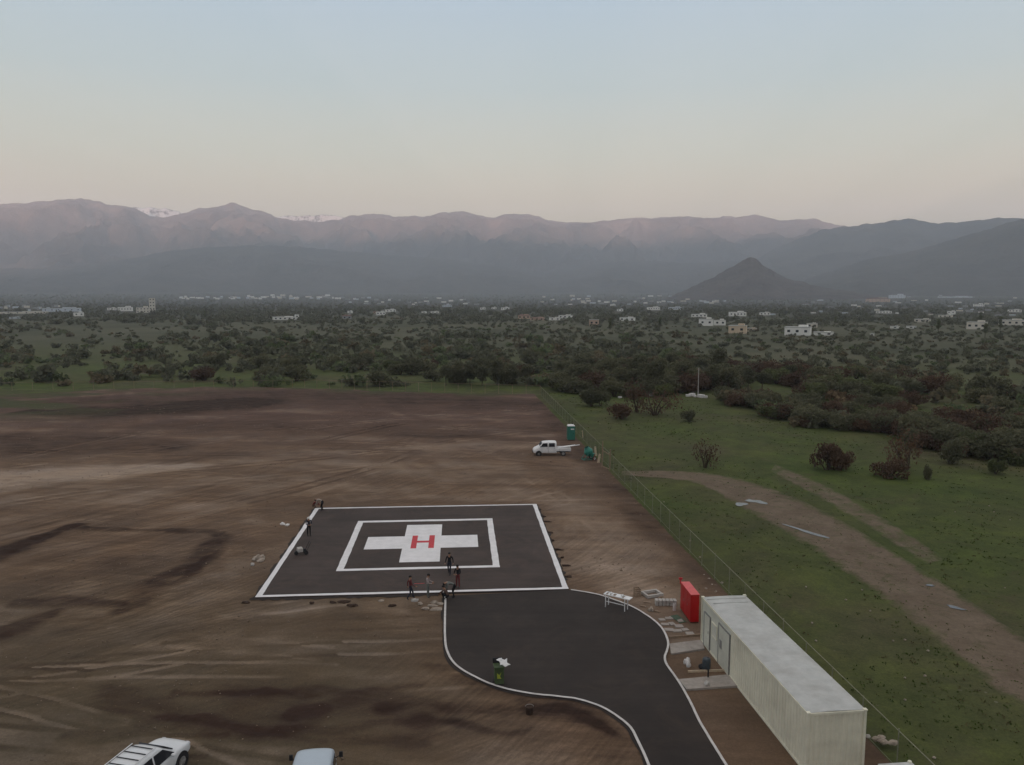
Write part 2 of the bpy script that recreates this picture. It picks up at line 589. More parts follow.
# ------------------------------------------------------------------ dirt site
def stroke(D, X, Y, pts, width, amount, soft=0.5, seed=0, wob=1.0):
    """adds amount along a polyline given in photograph coordinates of the ground"""
    P = [at(*p, z=0) if len(p) == 2 else Vector((p[0], p[1], 0)) for p in pts]
    W = width if hasattr(width, '__len__') else [width] * len(P)
    ys_ = [p.y for p in P]; mw = max(W) * (1 + soft) + 3
    rr_ = np.nonzero((Y.max(1) > min(ys_) - mw) & (Y.min(1) < max(ys_) + mw))[0]
    if not len(rr_): return
    Df, X, Y = D, X[rr_[0]:rr_[-1] + 1], Y[rr_[0]:rr_[-1] + 1]
    best = np.full(X.shape, 1e9)
    xs = X + (fbm(X / 4, Y / 4, 3, seed + 11) - .5) * 3 * wob
    ys = Y + (fbm(X / 4, Y / 4, 3, seed + 23) - .5) * 3 * wob
    for (a, b, wa, wb) in zip(P[:-1], P[1:], W[:-1], W[1:]):
        dx, dy = b.x - a.x, b.y - a.y
        L = dx * dx + dy * dy + 1e-9
        t = np.clip(((xs - a.x) * dx + (ys - a.y) * dy) / L, 0, 1)
        d = np.hypot(xs - a.x - t * dx, ys - a.y - t * dy) / (wa + (wb - wa) * t)
        best = np.minimum(best, d)
    m = np.clip((1 + soft - best) / (2 * soft), 0, 1)
    m = m * m * (3 - 2 * m)
    Df[rr_[0]:rr_[-1] + 1] += m * amount * (.45 + 1.1 * fbm(X / 1.6, Y / .9, 5, seed + 5, .62))


def dirt_site():
    ys = np.concatenate([np.linspace(-25, 24, 30)[:-1], 24 * (184 / 24) ** np.linspace(0, 1, 760)])
    nx = 720
    u = np.linspace(0, 1, nx)
    Y = np.repeat(ys[:, None], nx, 1)
    xl = -(np.maximum(ys, 20) * .74 + 14)
    xr = fence_x(ys)
    back = 168.5
    X = xl[:, None] + (xr - xl)[:, None] * (1 - (1 - u[None, :]) ** 1.0)
    # ragged back edge: push the last rows to the boundary
    top = 167 + np.clip((-X - 10) / 40, 0, 1) * 13 - np.clip((-X - 85) / 30, 0, 1) * 16 + (fbm(X / 12, X * 0 + 3, 4, 9) - .5) * 9
    top = np.where(X > -8, 168.5, top)
    k = np.clip((Y - 24) / (184 - 24), 0, 1)
    Y = np.where(Y > 24, 24 + k * (top - 24), Y)
    D = np.zeros(X.shape)   # darkness (+) or paleness (-)
    s = lambda *a, **k: stroke(D, X, Y, *a, **k)
    # wet turned soil along the back
    s([(30, 412), (120, 411), (230, 405), (262, 401)], [3, 8, 9, 3], 1.25, seed=1)
    s([(60, 402), (200, 397), (300, 396), (420, 400), (520, 404)], [6, 10, 12, 11, 8], .62, seed=2)
    s([(0, 440), (90, 444), (170, 446)], [5, 8, 4], .60, seed=3)
    s([(180, 425), (320, 428), (470, 434), (540, 430)], [6, 6, 4, 3], .45, seed=4)
    s([(390, 436), (480, 437), (540, 440)], [1.2, 1.5, 1.0], .40, seed=44)
    # pale dry patches
    s([(-20, 482), (50, 476), (110, 472), (190, 466)], [5.0, 4.0, 3.2, 1.8], -1.2, seed=5, soft=.9)
    s([(190, 466), (300, 455), (420, 446), (540, 446)], [2.5, 2.2, 3.0, 2.0], -.30, seed=6, soft=.9)
    s([(330, 462), (400, 470), (470, 466), (520, 470)], [1.5, 2.5, 2.5, 2], -.28, seed=66, soft=.9)
    s([(560, 505), (600, 520), (620, 560), (640, 590)], [2, 3, 3.2, 2], -.42, seed=7, soft=.9)
    s([(620, 590), (650, 600), (690, 640)], [2, 2, 2], -.25, seed=71, soft=.9)
    s([(60, 505), (160, 500), (230, 515)], [2.5, 3, 2.5], -.20, seed=8, soft=.9)
    s([(240, 612), (300, 608), (400, 607)], [.7, .9, .8], -.35, seed=9, soft=.9)
    s([(310, 500), (430, 497), (530, 500)], [1.0, 1.0, 1.0], -.25, seed=92, soft=.9)
    # graded square on the left, with its dark ridges
    s([(-40, 572), (0, 556), (40, 538), (72, 526)], [1.2, 1.4, 1.2, .7], .95, seed=10, soft=.5, wob=.4)
    s([(72, 527), (130, 530), (190, 531), (225, 533)], [.5, .5, .7, .8], .6, seed=11, soft=.4)
    s([(222, 536), (205, 552), (180, 572), (150, 590), (118, 612)], [.8, 1.1, 1.2, 1.1, .6], .75, seed=12, soft=.6, wob=.4)
    s([(232, 548), (200, 566), (170, 585)], [.4, .5, .4], .55, seed=13, soft=.4)
    s([(20, 603), (60, 600), (120, 604)], [.8, 1.1, .6], .8, seed=14, soft=.5, wob=.4)
    s([(-20, 642), (20, 630), (55, 612)], [1.4, 1.2, .6], .8, seed=15, soft=.5, wob=.4)
    s([(60, 570), (120, 560), (180, 556)], [5, 5, 4], .22, seed=16, soft=.8)
    # loose dark soil near the vehicles
    s([(90, 700), (160, 708), (230, 716), (300, 714)], [.8, 1.0, 1.1, .8], .60, seed=17, soft=.8)
    s([(250, 698), (350, 702), (450, 712)], [1.2, 1.3, .8], .45, seed=18, soft=.9)
    s([(180, 688), (300, 690), (420, 686)], [.35, .45, .35], .6, seed=171, soft=.7)
    s([(140, 722), (280, 726), (400, 724), (520, 730)], [.3, .5, .45, .3], .6, seed=172, soft=.7)
    s([(300, 708), (430, 700), (560, 712), (620, 735)], [.35, .5, .45, .3], .6, seed=173, soft=.7)
    s([(60, 732), (150, 728), (260, 736), (420, 745)], [.5, .5, .5, .6], .45, seed=19, soft=.9)
    s([(420, 735), (500, 728), (590, 735), (630, 760)], [1.2, 1.5, 1.5, 1.2], .28, seed=20, soft=.9)
    s([(430, 660), (480, 690), (560, 706), (620, 725)], [.5, .5, .5, .5], .45, seed=21, soft=.9)
    s([(320, 740), (420, 760), (520, 762)], [1.5, 1.8, 1.5], -.18, seed=22, soft=.9)
    s([(530, 712), (600, 722), (625, 745)], [.5, .6, .6], .4, seed=23, soft=.9)
    # darker strip by the fence and around the building
    s([(548, 412), (600, 470), (660, 530), (720, 590)], [2.2, 2.0, 1.6, 1.2], .45, seed=24, soft=.6)
    s([(540, 470), (600, 490), (640, 530)], [3, 3, 2], .20, seed=25, soft=.9)
    s([(745, 600), (800, 660), (880, 740), (920, 790)], [1.2, 1.2, 1.2, 1.2], .55, seed=26, soft=.6)
    s([(700, 690), (730, 720), (760, 760)], [1.4, 1.6, 1.6], .12, seed=27, soft=.9)
    s([(560, 600), (640, 600), (700, 640)], [1, 1, 1.4], .15, seed=28, soft=.9)
    # wheel tracks: pairs of thin lines
    R = random.Random(5)
    H = np.zeros(X.shape)
    T = np.zeros(X.shape)
    paths = []
    for k in range(60):
        x0, y0 = R.uniform(-75, 5), R.uniform(76, 150)
        ang = R.choice([R.uniform(-.35, .35), R.uniform(.5, 1.3)])
        paths.append((x0, y0, ang, R.uniform(-.03, .03), R.uniform(20, 60), R.uniform(-.35, .35)))
    for k in range(24):
        paths.append((R.uniform(-48, -8), R.uniform(36, 50), R.uniform(-.3, .5), R.uniform(-.04, .04), R.uniform(12, 30), R.uniform(-.35, .4)))
    for k in range(12):
        paths.append((R.uniform(-62, -26), R.uniform(48, 78), R.uniform(.5, 1.25), R.uniform(-.03, .03), R.uniform(12, 30), R.uniform(-.3, .4)))
    for k in range(7):
        paths.append((R.uniform(4, 9), R.uniform(56, 74), R.uniform(1.4, 1.9), R.uniform(-.02, .02), R.uniform(12, 30), R.uniform(-.16, .08)))
    for (x0, y0, an, cv, L, am) in paths:
        for off in (-.85, .85):
            px_, py_ = x0 - math.sin(an) * off, y0 + math.cos(an) * off
            a = an
            n = int(L / 2.5)
            for q in range(n):
                qx, qy = px_ + math.cos(a) * 2.5, py_ + math.sin(a) * 2.5
                a += cv
                # only the cells near the piece
                r0, r1 = sorted((py_, qy)); c0, c1 = sorted((px_, qx))
                rows = np.nonzero((Y[:, 0] > r0 - 5) & (Y[:, 0] < r1 + 5))[0]
                if len(rows):
                    ra, rb = rows[0], rows[-1] + 1
                    sx, sy = X[ra:rb], Y[ra:rb]
                    dx, dy = qx - px_, qy - py_
                    tt = np.clip(((sx - px_) * dx + (sy - py_) * dy) / (dx * dx + dy * dy), 0, 1)
                    dd = np.hypot(sx - px_ - tt * dx, sy - py_ - tt * dy)
                    w = .13 + py_ * .0018
                    m = np.clip(1.5 - dd / w, 0, 1)
                    T[ra:rb] = np.where(np.abs(m * am) > np.abs(T[ra:rb]), m * am, T[ra:rb])
                px_, py_ = qx, qy
    brk = np.clip((fbm(X / 5, Y / 5, 3, 77) - .38) * 5, 0, 1)
    D += T * brk * 1.5
    # broad directional streaks left by the grader
    st = fbm(X / 26 + Y / 90, Y / 2.6 + X / 60, 4, 31) - .5
    D += st * .70 * np.clip((Y - 20) / 40, .5, 1)
    D += (fbm(X / 7, Y / 4.5, 5, 131, .62) - .5) * .85
    sc = fbm((X * .9 + Y * .45) / 2.0, (-X * .45 + Y * .9) / 9, 4, 137) - .5
    D += sc * .5 * np.clip((fbm(X / 22, Y / 22, 2, 139) - .45) * 6, 0, 1)
    st2 = fbm((X * .8 - Y * .6) / 1.6, (X * .6 + Y * .8) / 14, 4, 37) - .5
    mk = np.clip(1.2 - np.abs(X + 40) / 28, 0, 1) * np.clip(1.3 - np.abs(Y - 68) / 26, 0, 1)
    D += st2 * 1.0 * mk
    D = np.clip(D, -1.0, 1.15)
    mid = np.array([.140, .098, .070]); dark = np.array([.040, .025, .019]); pale = np.array([0.288, 0.230, 0.187])
    farc = np.array([.108, .070, .057])
    base = mid[None, None] + (farc - mid)[None, None] * np.clip((Y - 92) / 45, 0, 1)[..., None]
    near = np.array([0.088, 0.070, 0.048])
    base = base + (near - base) * np.clip((64 - Y) / 26, 0, 1)[..., None] * np.clip((2 - X) / 12, 0, 1)[..., None]
    dp = np.clip(D, 0, 1.15)[..., None]; pp = np.clip(-D, 0, 1)[..., None]
    C = base * (1 - dp * .92) + dark * dp * .92
    C = C * (1 - pp) + pale * pp
    # thin grass creeping in from the far left and at the back
    g = np.clip((fbm(X / 10, Y / 6, 5, 51) - .46) * 6, 0, 1) * np.clip((-X - 62) / 30, 0, 1) * np.clip((Y - 128) / 20, 0, 1)
    g = np.maximum(g, np.clip((fbm(X / 5, Y / 5, 4, 52) - .40) * 5, 0, 1) * np.clip((Y - top + 9) / 9, 0, 1))
    C = C * (1 - g[..., None]) + np.array([.056, .062, .030]) * g[..., None]
    Z = (fbm(X / 6, Y / 6, 4, 61) - .5) * .16 + (fbm(X / 1.3, Y / 1.3, 3, 62) - .5) * .07 - np.abs(T) * brk * .10
    Z += np.clip(D, 0, 1) * (fbm(X / 1.1, Y / 1.1, 3, 63) - .3) * .28
    # flat where paving stands
    o = Vector((-18.31, 52.73)); a = .0697
    lx = (X - o.x) * math.cos(a) + (Y - o.y) * math.sin(a); ly = -(X - o.x) * math.sin(a) + (Y - o.y) * math.cos(a)
    dist = np.maximum(np.maximum(-lx, lx - 22.52), np.maximum(-ly, ly - 23.26))
    f1 = np.clip((dist - .3) / 2.0, 0, 1)
    ax = np.clip(np.maximum(np.maximum(-5 - X, X - 19), np.maximum(10 - Y, Y - 54)) / 2.0, 0, 1)
    Z = Z * np.minimum(f1, np.maximum(ax, .12))
    Z = np.where(Y < 20, 0, Z)
    V = np.stack([X, Y, Z], -1).reshape(-1, 3)
    ob = np_mesh('dirt_ground', V, grid_faces(len(ys), nx), M['dirt'], smooth=True, attrs={'soil': C.reshape(-1, 3)})
    tag(ob, kind='structure')


dirt_site()


# ------------------------------------------------------------------ dirt track through the meadow, puddles
def catmull(P, n=8):
    out = []
    for i in range(len(P) - 1):
        p0 = P[max(i - 1, 0)]; p1 = P[i]; p2 = P[i + 1]; p3 = P[min(i + 2, len(P) - 1)]
        for k in range(n):
            t = k / n
            out.append(0.5 * ((2 * p1) + (p2 - p0) * t + (2 * p0 - 5 * p1 + 4 * p2 - p3) * t * t + (3 * p1 - p0 - 3 * p2 + p3) * t ** 3))
    out.append(P[-1])
    return out


def track(lo, hi, z, name, n=14, m=26):
    A = catmull([at(*p, z=0) for p in lo], n); B = catmull([at(*p, z=0) for p in hi], n)
    A = np.array([v[:] for v in A]); B = np.array([v[:] for v in B])
    nr = len(A)
    u = np.linspace(-.08, 1.08, m)
    V = A[:, None] + (B - A)[:, None] * u[None, :, None]
    uu = np.repeat(np.clip(np.minimum(u + .08, 1.08 - u) / .28, 0, 1)[None], nr, 0)
    rr = np.arange(nr); ends = np.clip(np.minimum(rr + 1, nr - rr) / 8, 0, 1)[:, None]
    uu = uu * (.4 + .6 * ends)
    V[..., 2] = z + (fbm(V[..., 0] / 9, V[..., 1] / 9, 3, 3) - .5) * .08 - .25 - .02 * np.exp(-((u - .28) / .08) ** 2)[None] - .02 * np.exp(-((u - .72) / .08) ** 2)[None]
    V[..., 2] = V[..., 2] - .14 * np.clip(1 - uu * 3.2, 0, 1)
    e = (uu * (.60 if name != 'dirt_track' else 1.0)).reshape(-1, 1).repeat(3, 1)
    o = np_mesh(name, V.reshape(-1, 3), grid_faces(nr, m), M['track'], smooth=True, attrs={'edge': e})
    return tag(o, kind='structure')


track([(622, 474), (690, 480), (738, 503), (795, 536), (860, 578), (922, 624), (985, 675), (1060, 735), (1200, 850)],
      [(622, 469), (690, 470), (742, 478), (790, 494), (842, 519), (892, 549), (942, 580), (1005, 622), (1150, 720)], .05, 'dirt_track')
track([(770, 470), (810, 491), (850, 514), (892, 540), (925, 562)], [(776, 462), (820, 481), (862, 503), (905, 529), (946, 556)], .035, 'dirt_path')


def puddle(c, rx, ry, rot, seed):
    R = random.Random(seed)
    c = at(*c, z=0)
    n = 28
    vs = []
    for k in range(n):
        t = 2 * math.pi * k / n
        r = 1 + .25 * math.sin(2 * t + seed) + .18 * math.sin(3 * t + 2 * seed) + R.uniform(-.06, .06)
        x, y = rx * math.cos(t) * r, ry * math.sin(t) * r
        vs.append((x * math.cos(rot) - y * math.sin(rot), x * math.sin(rot) + y * math.cos(rot), 0))
    vs = [(a * 1.15, b * 1.5, c_) for a, b, c_ in vs]
    m = MB().add(vs, [tuple(range(n))])
    o = m.build('puddle', M['puddle'])
    zt = (float(fbm(c.x / 9, c.y / 9, 3, 3)) - .5) * .08 - .175
    o.location = (c.x, c.y, zt)
    tag(o, kind='structure')


for c, rx, ry, rot, sd in [((741, 502.5), .50, .50, .1, 1), ((757, 500), .75, .50, -.35, 2), ((749, 498.5), .30, .22, .3, 6), ((808, 530), 1.7, .25, -.85, 3), ((956, 605), .5, .16, -.5, 4),
                           ((930, 583), .3, .12, -.2, 5)]:
    puddle(c, rx, ry, rot, sd)

# ------------------------------------------------------------------ mountains
def crest(pts):
    xs = np.array([p[0] for p in pts], float); ys = np.array([p[1] for p in pts], float)
    return xs, ys


def range_mesh(name, pts, dist, foot, mat, rough_amp, seed, ext=(-900, 1900), smooth=True, nr=110, na=900, power=1.15, gully=300.0):
    """a mountain range whose crest stands at dist and whose foot stands at foot metres"""
    xs, ys = crest(pts)
    u = np.linspace(ext[0], ext[1], na)
    cy = np.interp(u, xs, ys)
    cy = cy + (fbm(u / 9, u * 0, 4, seed + 40, .65) - .5) * (2.6 + 2.4 * (fbm(u / 60, u * 0, 2, seed + 90) - .3))
    az = np.arctan((u - 512) / (FPX * CP))
    # crest height of each azimuth from the skyline
    b = (382.5 - cy) / FPX
    a = (u - 512) / FPX
    dx, dy, dz = a, CP + b * SP, -SP + b * CP
    el = dz / np.hypot(dx, dy)
    az = np.arctan2(dx, dy)
    hc = CAMH + el * dist
    t = np.concatenate([np.linspace(0, 1, nr), 1 + np.linspace(.05, .8, 14)])
    T, AZ = np.meshgrid(t, az, indexing='ij')
    HC = np.repeat(hc[None], len(t), 0)
    ft = foot * (1 + .12 * (fbm(AZ * 9, AZ * 0 + 2, 3, seed + 3) - .5))
    R = ft + (dist - ft) * T
    X, Y = R * np.sin(AZ), R * np.cos(AZ)
    z0 = zg(R) - 12
    prof = np.where(T <= 1, np.clip(T, 0, 1) ** power, np.clip(1 - (T - 1) * .9, 0, 1))
    Z = z0 + (HC - z0) * prof
    rid = 1 - np.abs(2 * fbm(X / (gully * 3.2) + fbm(X / 1500, Y / 1500, 2, seed + 7), Y / (gully * 7), 5, seed, .55) - 1)
    env = np.clip(T, 0, 1) * np.clip(1.02 - T, 0, 1) * 4
    env = np.where(T > 1, 0, env)
    Z = Z + (rid - .75) * rough_amp * env * np.clip(HC / 600, .2, 1.6)
    # keep every ridge in front under its crest as seen from the valley
    Z = np.where(T < 1, np.minimum(Z, CAMH + (HC - CAMH) * (R / dist) * .985), Z)
    V = np.stack([X, Y, Z], -1).reshape(-1, 3)
    F = grid_faces(len(t), na)
    o = np_mesh(name, V, F, mat, smooth=smooth)
    return tag(o, kind='structure')


back = [(-900, 235), (-400, 215), (-100, 208), (0, 206), (40, 202), (68, 199), (90, 201), (112, 206), (130, 208), (150, 216), (165, 217), (178, 214), (200, 209), (218, 208.5), (226, 206), (231, 203.8), (235, 203.2), (239, 205.2), (248, 208.5), (262, 212), (276, 218.5),
        (292, 221), (318, 221.5), (340, 219), (352, 216), (375, 214), (400, 216), (430, 215), (443, 212), (455, 211), (468, 213), (490, 217), (515, 213.5), (530, 214), (543, 219), (560, 222.5), (575, 223), (600, 220), (630, 217.5),
        (680, 217), (715, 218), (735, 217.5), (752, 215.5), (762, 217), (780, 221), (812, 219), (832, 224), (846, 226), (870, 232), (910, 240), (1024, 245), (1900, 250)]
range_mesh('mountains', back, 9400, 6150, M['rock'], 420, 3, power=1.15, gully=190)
snow = [(-900, 300), (118, 230), (128, 210), (134, 207.5), (142, 208.5), (150, 207), (158, 209.5), (166, 208.5), (172, 210), (180, 212), (190, 225), (268, 226), (276, 217.5), (286, 215.5), (296, 216.5), (304, 215), (314, 215.5), (322, 213.8), (332, 215.5), (342, 216),
        (350, 219), (360, 226), (480, 240), (1900, 300)]
range_mesh('snow_peaks', snow, 10300, 9600, M['snow'], 120, 9, ext=(60, 420), nr=50, na=400)
range_mesh('foothills', [(-900, 255), (-200, 270), (60, 268), (100, 262), (140, 257), (175, 250), (215, 246.5), (260, 245.5), (300, 247), (345, 251), (390, 255), (430, 257), (470, 262), (520, 268), (545, 272), (575, 268), (605, 262),
                         (640, 260), (680, 263), (720, 262), (770, 258), (1024, 270), (1900, 270)], 6750, 4950, M['wood'], 170, 15, power=1.0, gully=150)
range_mesh('right_mountains', [(600, 300), (680, 282), (720, 273), (752, 262), (775, 249), (800, 239), (826, 229), (850, 226.5), (880, 223), (895, 220), (908, 218), (922, 220.5), (936, 223.5), (965, 222), (1000, 218), (1024, 219), (1200, 214), (1900, 220)],
           7200, 5200, M['wood'], 230, 21, ext=(600, 1900), na=600, power=1.05)
range_mesh('wooded_ridge', [(690, 305), (760, 292), (800, 282), (830, 271), (868, 259), (905, 253), (940, 243), (975, 233), (1005, 224), (1024, 219), (1100, 205), (1300, 190), (1900, 200)], 5200, 3900, M['wood'], 160, 27, ext=(690, 1900),
           na=560, power=1.0, gully=130)
range_mesh('pyramid_hill', [(640, 305), (672, 296), (690, 288), (706, 280), (720, 274), (733, 266), (742, 260.5), (747, 258.5), (752, 257.5), (757, 259), (762, 264.5), (772, 270), (784, 277), (800, 281.5), (820, 286.5), (845, 291), (875, 296), (910, 302)], 3600, 3150, M['hill'], 110,
           33, ext=(640, 910), na=330, nr=90, power=1.0, gully=55)


# unseen range added behind the camera to keep the low sun off the valley
def shade_range():
    az = np.radians(np.linspace(95, 268, 260))
    t = np.linspace(0, 1.7, 50)
    T, AZ = np.meshgrid(t, az, indexing='ij')
    R = 1900 + 1200 * T
    X, Y = R * np.sin(AZ), R * np.cos(AZ)
    hc = 940 + (fbm(AZ * 7, AZ * 0, 5, 71) - .5) * 300
    prof = np.where(T <= 1, T ** 1.1, 1 - (T - 1) * .7)
    Z = zg(R) - 10 + hc * prof + (fbm(X / 500, Y / 500, 5, 72) - .5) * 160 * np.clip(T, 0, 1) * (T < 1)
    edge = np.clip(np.minimum(AZ - AZ.min(), AZ.max() - AZ) / .25, 0, 1)
    Z = Z * edge - 12 * (1 - edge)
    V = np.stack([X, Y, Z], -1).reshape(-1, 3)
    o = np_mesh('unseen_shade_range', V, grid_faces(len(t), len(az)), M['rock'], smooth=True)
    tag(o, kind='structure')


shade_range()

# ------------------------------------------------------------------ haze
t = bpy.data.materials.new('valley_haze')
t.use_nodes = True
tn = t.node_tree.nodes
for n in list(tn):
    if n.type != 'OUTPUT_MATERIAL':
        tn.remove(n)
pv = tn.new('ShaderNodeVolumePrincipled')
pv.inputs['Color'].default_value = (.82, .89, 1.0, 1)
pv.inputs['Density'].default_value = HAZE_DENSITY
pv.inputs['Anisotropy'].default_value = 0.0
t.node_tree.links.new(pv.outputs[0], [n for n in tn if n.type == 'OUTPUT_MATERIAL'][0].inputs['Volume'])
hz = MB().box((0, 4500, 740), (30000, 17200, 1500)).build('haze', t)
hz.data.materials[0] = t
tag(hz, kind='stuff')

# ------------------------------------------------------------------ helipad and its approach
PAD_O, PAD_A, PAD_W, PAD_L = Vector((-18.31, 52.73, 0)), .0697, 22.52, 23.3
CA, SA = math.cos(PAD_A), math.sin(PAD_A)


def pad_pt(x, y, z=0):
    return Vector((PAD_O.x + x * CA - y * SA, PAD_O.y + x * SA + y * CA, z))


def pad_poly(mb, pts, z, mi=0):
    mb.add([pad_pt(x, y, z) for x, y in pts], [tuple(range(len(pts)))], mi)


pad_root = tag(empty('helipad'), kind='structure')
m = MB()
zt = .12
P4 = [(0, -.05), (PAD_W, -.05), (PAD_W, PAD_L), (0, PAD_L + .2)]
m.add([pad_pt(x, y, z) for z in (-.15, zt) for x, y in P4], [(3, 2, 1, 0), (4, 5, 6, 7), (0, 1, 5, 4), (1, 2, 6, 5), (2, 3, 7, 6), (3, 0, 4, 7)])
m.build('asphalt', M['padasphalt'], pad_root)


def band(mb, a, b, w, z, mi=0):
    """a painted band from a to b in pad coordinates, a little uneven at the edges"""
    a = Vector((*a, 0)); b = Vector((*b, 0))
    d = (b - a); L = d.length; d.normalize(); nrm = Vector((-d.y, d.x, 0))
    n = max(2, int(L / .8))
    vs = []
    for k in range(n + 1):
        p = a + d * L * k / n
        for sg in (-1, 1):
            j = random.uniform(-.02, .02)
            q = p + nrm * sg * (w / 2 + j)
            vs.append(pad_pt(q.x, q.y, z))
    mb.add(vs, [(2 * k, 2 * k + 2, 2 * k + 3, 2 * k + 1) for k in range(n)], mi)


m = MB()
W, L = PAD_W, PAD_L
band(m, (0, .18), (W, .18), .36, zt + .004)
band(m, (0, L - .17), (W, L - .17), .32, zt + .004)
band(m, (.22, .36), (.22, L - .33), .40, zt + .004)
band(m, (W - .22, .36), (W - .22, L - .33), .40, zt + .004)
m.build('border_line', M['paint'], pad_root)
m = MB()
x0, x1, y0, y1 = 4.93, 17.74, 4.90, 18.50
band(m, (x0, y0 + .23), (x1, y0 + .23), .46, zt + .004)
band(m, (x0, y1 - .36), (x1, y1 - .36), .55, zt + .004)
band(m, (x0 + .27, y0 + .46), (x0 + .27, y1 - .635), .54, zt + .004)
band(m, (x1 - .27, y0 + .46), (x1 - .27, y1 - .635), .54, zt + .004)
m.build('inner_square_line', M['paint'], pad_root)
m = MB()
for (a, b, c_, d) in ((9.69, 6.55, 12.95, 9.98), (6.46, 9.98, 16.16, 13.35), (9.69, 13.35, 12.95, 16.76)):
    pad_poly(m, [(a, b), (c_, b), (c_, d), (a, d)], zt + .004)
m.build('white_cross', M['paint'], pad_root)
m = MB()
for (a, b, c_, d) in ((10.39, 9.95, 10.87, 13.48), (11.89, 9.95, 12.37, 13.48), (10.87, 11.45, 11.89, 11.98)):
    pad_poly(m, [(a, b), (c_, b), (c_, d), (a, d)], zt + .008)
m.build('red_letter_h', M['redpaint'], pad_root)

left_k = [(445.5, 598), (445, 618), (445, 637), (447, 652), (456, 666.5), (477.5, 679.6), (501, 689), (530, 695), (556.5, 698), (577.6, 700.7), (598.7, 707.3), (614.5, 716), (630, 728.4), (638, 743), (647.5, 764), (656, 790), (664, 830)]
right_k = [(571, 591), (590, 594.2), (604, 597.5), (630, 607), (649, 618), (662, 629.5), (668, 643), (667, 652), (664.8, 658.5), (667, 666.5), (678, 682), (690, 703), (699, 722), (712, 744), (725, 765), (741, 792), (765, 830)]
LK = catmull([at(*p, z=0) for p in left_k], 6)
RK = catmull([at(*p, z=0) for p in right_k], 6)


def resample(P, n):
    d = [0]
    for a, b in zip(P[:-1], P[1:]):
        d.append(d[-1] + (b - a).length)
    out = []
    for k in range(n):
        s = d[-1] * k / (n - 1)
        i = max(0, min(len(P) - 2, int(np.searchsorted(d, s)) - 1))
        t = (s - d[i]) / max(1e-9, d[i + 1] - d[i])
        out.append(P[i].lerp(P[i + 1], min(1, max(0, t))))
    return out


# apron: a flat sheet between the kerbs, triangulated as one outline
m = bmesh.new()
outl = [at(443.5, 597.0, z=0)] + LK[1:] + RK[::-1] + [at(570, 590.8, z=0)]
vs = [m.verts.new((p.x, p.y, .085)) for p in outl]
f = m.faces.new(vs)
bmesh.ops.triangulate(m, faces=[f])
me = bpy.data.meshes.new('apron')
m.to_mesh(me); m.free()
me.materials.append(M['asphalt'])
ap = bpy.data.objects.new('apron', me)
COL.objects.link(ap)
tag(ap, kind='structure')


def kerb(P, name, w=.14, h=.13, side=0):
    P = resample(P, 90)
    m = MB()
    vs = []
    for i, p in enumerate(P):
        d = (P[min(i + 1, len(P) - 1)] - P[max(i - 1, 0)]).normalized()
        n = Vector((-d.y, d.x, 0))
        hh = h + random.uniform(-.008, .008)
        for s_, z in ((-1, -.1), (-1, hh - .02), (-.8, hh), (.8, hh), (1, hh - .02), (1, -.1)):
            vs.append((p + n * (s_ * w / 2)).to_tuple()[:2] + (z,))
    fs = []
    for i in range(len(P) - 1):
        for k in range(5):
            a = i * 6 + k
            fs.append((a, a + 1, a + 7, a + 6))
    m.add(vs, fs)
    m.m = [1 if k % 5 in (0, 4) else 0 for k in range(len(fs))]
    o = m.build(name, [M['kerb'], M['asphalt']])
    return tag(o, kind='structure')


kerb(LK, 'kerb')
kerb(RK, 'kerb')
# dark skirt outside the left kerb: spilled asphalt and painted kerb shadow in one
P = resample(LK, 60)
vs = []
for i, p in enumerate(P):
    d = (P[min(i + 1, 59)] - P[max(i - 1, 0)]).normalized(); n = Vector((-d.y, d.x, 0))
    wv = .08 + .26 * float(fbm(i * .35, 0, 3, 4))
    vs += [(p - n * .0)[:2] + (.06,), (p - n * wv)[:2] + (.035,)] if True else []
o = MB().add(vs, [(2 * i, 2 * i + 1, 2 * i + 3, 2 * i + 2) for i in range(59)]).build('asphalt_skirt', M['asphalt'])
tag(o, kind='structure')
m = MB()
for (a, b) in (((-.35, -.5), (PAD_W * .58, -.5)), ((PAD_W + .25, 2), (PAD_W + .25, PAD_L)), ((-.25, 0), (-.25, PAD_L))):
    n = 40
    vs = []
    dx, dy = (b[0] - a[0]) / n, (b[1] - a[1]) / n
    for k in range(n + 1):
        q = random.uniform(.10, .42) if abs(dx) > abs(dy) else random.uniform(.05, .35)
        x, y = a[0] + dx * k, a[1] + dy * k
        if abs(dx) > abs(dy):
            vs += [pad_pt(x, 0, .07), pad_pt(x, -.08 - q, .03)]
        else:
            sg = 1 if x > 5 else -1
            e = PAD_W if sg > 0 else 0
            vs += [pad_pt(e, y, .07), pad_pt(e + sg * q, y, .03)]
    m.add(vs, [(2 * k, 2 * k + 1, 2 * k + 3, 2 * k + 2) for k in range(n)])
tag(m.build('asphalt_skirt', M['asphalt']), kind='structure')

# ------------------------------------------------------------------ long white portable building
BO, BA, BW, BL, BH = Vector((13.26, 32.55, 0)), .1062, 2.68, 13.42, 2.87


def corrug(mb, p, q, z0, z1, out, pitch=.28, dep=.035, mi=0):
    """trapezoid-ribbed wall from p to q"""
    p = Vector(p); q = Vector(q); out = Vector(out)
    L = (q - p).length; d = (q - p) / L
    n = max(1, int(L / pitch)); w = L / n
    pts = []
    for k in range(n):
        for f_, o_ in ((0, 0), (.30, 0), (.5, 1), (.80, 1)):
            pts.append(p + d * w * (k + f_) + out * (o_ * dep))
    pts.append(q)
    vs = [(v.x, v.y, z) for v in pts for z in (z0, z1)]
    mb.add(vs, [(2 * k, 2 * k + 2, 2 * k + 3, 2 * k + 1) for k in range(len(pts) - 1)], mi)


